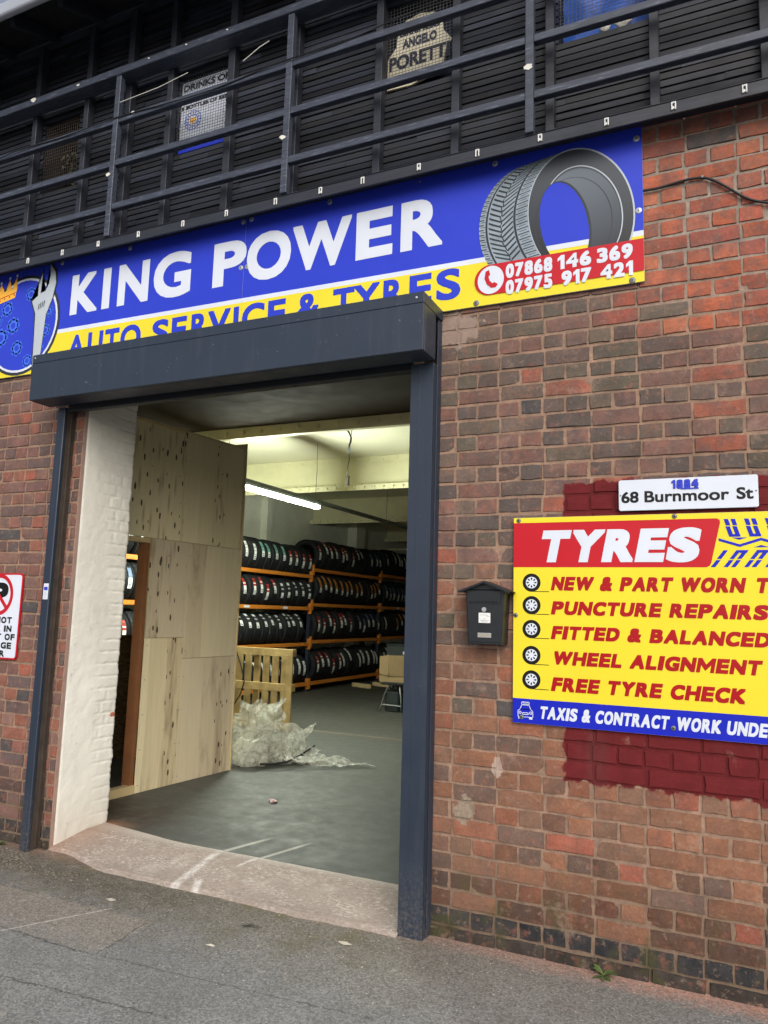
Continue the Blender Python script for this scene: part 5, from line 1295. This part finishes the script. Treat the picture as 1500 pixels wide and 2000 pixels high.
cr_ = thing('metal_chair', 'grey tube framed chair with black seat behind the shutter post', 'chair', (-4.78, 7.3, .05))
for y in (7.12, 7.5):
    mb = MB(); mb.tube([(-5.03, y, .05), (-4.99, y, .16), (-4.94, y, .32), (-4.88, y, .44), (-4.80, y, .47)], .013, 8); mb.tube([(-4.66, y, .05), (-4.665, y, .25), (-4.69, y, .46)], .013, 8); mb.build('leg', M_CHROME, cr_, smooth=True)
mb = MB(); mb.tube([(-4.99, 7.12, .16), (-4.665, 7.12, .15)], .010, 8); mb.build('stretcher', M_CHROME, cr_)
mb = MB(); mb.box(-5.0, -4.55, 7.08, 7.54, .462, .505); mb.build('seat', M_BLACKP, cr_, bevel=.012)
mb = MB(); mb.tube([(-4.60, 7.12, .47), (-4.55, 7.12, .7), (-4.50, 7.12, .92)], .013, 8); mb.tube([(-4.60, 7.5, .47), (-4.55, 7.5, .7), (-4.50, 7.5, .92)], .013, 8); mb.build('back_frame', M_CHROME, cr_, smooth=True)
mb = MB(); mb.add([(-4.555, 7.10, .66), (-4.555, 7.52, .66), (-4.50, 7.52, .94), (-4.50, 7.10, .94), (-4.525, 7.10, .66), (-4.525, 7.52, .66), (-4.47, 7.52, .94), (-4.47, 7.10, .94)], [(0, 1, 2, 3), (7, 6, 5, 4), (0, 4, 5, 1), (1, 5, 6, 2), (2, 6, 7, 3), (3, 7, 4, 0)]); mb.build('backrest', M_BLACKP, cr_)
tl = MB(); tl.box(-4.96, -4.72, 7.16, 7.46, .05, .36); tag(tl.build('black_tub', M_CRATE, None, bevel=.02), 'black plastic tub on the floor under the grey chair', 'tub')
cbx = thing('cardboard_box', 'open brown cardboard box resting on the grey chair', 'box', (-4.83, 7.25, .507))
mb = MB()
mb.box(-5.02, -4.58, 7.085, 7.09, .507, .60); mb.box(-5.02, -4.58, 7.50, 7.505, .507, .86); mb.box(-5.025, -5.02, 7.085, 7.505, .507, .89); mb.box(-4.58, -4.575, 7.085, 7.505, .507, .89); mb.box(-5.02, -4.58, 7.0905, 7.4995, .507, .513)
mb.build('carton', M_CARD, cbx)
mb = MB(); mb.add([(-5.024, 7.084, .62), (-4.86, 7.06, .60), (-4.86, 7.06, .92), (-5.024, 7.084, .885)], [(0, 1, 2, 3)]); mb.add([(-4.85, 7.07, .60), (-4.58, 7.08, .60), (-4.58, 7.02, .92), (-4.85, 7.02, .91)], [(0, 1, 2, 3)])
fl = mb.build('flap', M_CARD, cbx); sm_ = fl.modifiers.new('thick', 'SOLIDIFY'); sm_.thickness = .005
cr2 = thing('storage_crate', 'dark green plastic crate standing on a stool behind the cardboard box', 'crate', (-5.1, 8.15, .845))
mb = MB(); mb.box(-5.32, -4.9, 7.98, 8.35, .845, 1.02); mb.box(-5.335, -4.885, 7.965, 8.365, 1.021, 1.045); mb.build('tub', M_CRATE, cr2, bevel=.008)
mb = MB(); mb.box(-5.02, -4.98, 7.977, 7.979, .88, .93); mb.build('crate_label', M_WHITE, cr2)
st = thing('stool', 'plain dark stool under the green plastic crate', 'stool', (-5.1, 8.16, .05))
mb = MB(); mb.box(-5.3, -4.92, 8.0, 8.33, .80, .842); mb.build('seat', M_STUD, st)
for x in (-5.27, -4.95):
    for y in (8.03, 8.30): mb = MB(); mb.box(x-.018, x+.018, y-.018, y+.018, .05, .799); mb.build('leg', M_CRATE, st)
for i, (x, y, a_) in enumerate(((-6.87, 10.3, .2), (-6.62, 10.75, .1))):
    mb = MB(); mb.bar((x-.28, y+.1, .088), (x+.18, y-.06-a_*.2, .088), .09, .075); tag(mb.build('timber_block', M_PINE, None, bevel=.004), ('pale timber block on the floor, nearer the rack foot', 'pale timber block on the floor, nearer the grey chair')[i], 'timber')

# ------------------------------------------------------------------ things on the pavement
def weed(x, y, n, r, seed, label):
    rg = random.Random(seed); mb = MB()
    for i in range(n):
        a = 2*math.pi*i/n+rg.uniform(-.4, .4); l = r*rg.uniform(.6, 1.15); el = rg.uniform(.25, .8); w_ = l*rg.uniform(.16, .24)
        d = Vector((math.cos(a)*math.cos(el), math.sin(a)*math.cos(el), math.sin(el))); s_ = Vector((-math.sin(a), math.cos(a), 0))
        b = Vector((x, y, .003)); pr = []
        for t_, ww in ((0, .12), (.3, .6), (.6, 1), (.85, .6), (1, .02)):
            c = b+d*l*t_-Vector((0, 0, l*.35*t_*t_)); c.z = max(c.z, .004); pr.append((c-s_*w_*ww, c+Vector((0, 0, -.12*w_)), c+s_*w_*ww))
        for p_, q_ in zip(pr, pr[1:]): mb.quad(p_[0], p_[1], q_[1], q_[0]); mb.quad(p_[1], p_[2], q_[2], q_[1])
    tag(mb.build('weed', M_LEAF, None, smooth=True), label, 'weed', 'weeds at the foot of the wall')
weed(-.569, -.045, 9, .075, 1, 'small green weed rosette at the foot of the right wall')
weed(-4.36, -.08, 10, .05, 2, 'bushy green weed left of the left shutter guide')
weed(-4.22, -.22, 10, .05, 3, 'low green weed in grit before the left shutter guide')
rg = random.Random(12)
bm = bmesh.new()
for i in range(900):
    if i < 640: x = -4.7+abs(rg.gauss(0, .75)); y = -.10-abs(rg.gauss(0, .17)); s_ = rg.uniform(.003, .010)
    elif i < 780: x = rg.uniform(-4.2, 1.2); y = -.13-abs(rg.gauss(0, .10)); s_ = rg.uniform(.002, .005)
    else: x = rg.uniform(-4.2, .6); y = rg.uniform(-1.5, -.2); s_ = rg.uniform(.002, .0055)
    if x > -4.0 and x < -1.4 and y > -.2: y -= .16
    r = bmesh.ops.create_icosphere(bm, subdivisions=1, radius=s_)
    for v in r['verts']: v.co = Vector((v.co.x*rg.uniform(.8, 1.4), v.co.y*rg.uniform(.8, 1.3), v.co.z*.6))+Vector((x, y, s_*.3))
me = bpy.data.meshes.new('loose_grit'); bm.to_mesh(me); bm.free(); me.materials.append(M_STONE)
o = bpy.data.objects.new('loose_grit', me); COL.objects.link(o); o['kind'] = 'stuff'; o['label'] = 'loose grit and small stones scattered on the pavement by the doorway'; o['category'] = 'grit'
mb = MB(); mb.add([(-2.26, -.37, .004), (-2.21, -.352, .012), (-2.15, -.345, .006), (-2.135, -.35, .01), (-2.19, -.368, .014), (-2.24, -.38, .005)], [(0, 5, 1), (5, 4, 1), (4, 2, 1), (4, 3, 2)])
tag(mb.build('dead_leaf', plain('dark_leaf', S(34, 28, 26), .7), None), 'dark dead leaf curled on the pavement before the threshold', 'leaf')
for i, (x, y, r, lab) in enumerate(((-3.86, -.55, .06, 'broken pale stone flake near the left picture edge'), (-3.05, -.43, .028, 'thin white flake beside the chalk line'), (-1.72, -.30, .03, 'round white gum spot left of the right shutter guide'), (-2.25, -.62, .022, 'white flake in the middle of the pavement'))):
    mb = MB(); q = random.Random(i); n_ = 9
    mb.add([(x+r*q.uniform(.6, 1.1)*math.cos(t_*2*math.pi/n_)*1.3, y+r*q.uniform(.5, 1)*math.sin(t_*2*math.pi/n_)*.7, .003) for t_ in range(n_)]+[(x, y, .009)], [(t_, (t_+1) % n_, n_) for t_ in range(n_)])
    tag(mb.build('stone_flake', plain('pale_flake', S(190, 184, 170), .8), None), lab, 'flake')
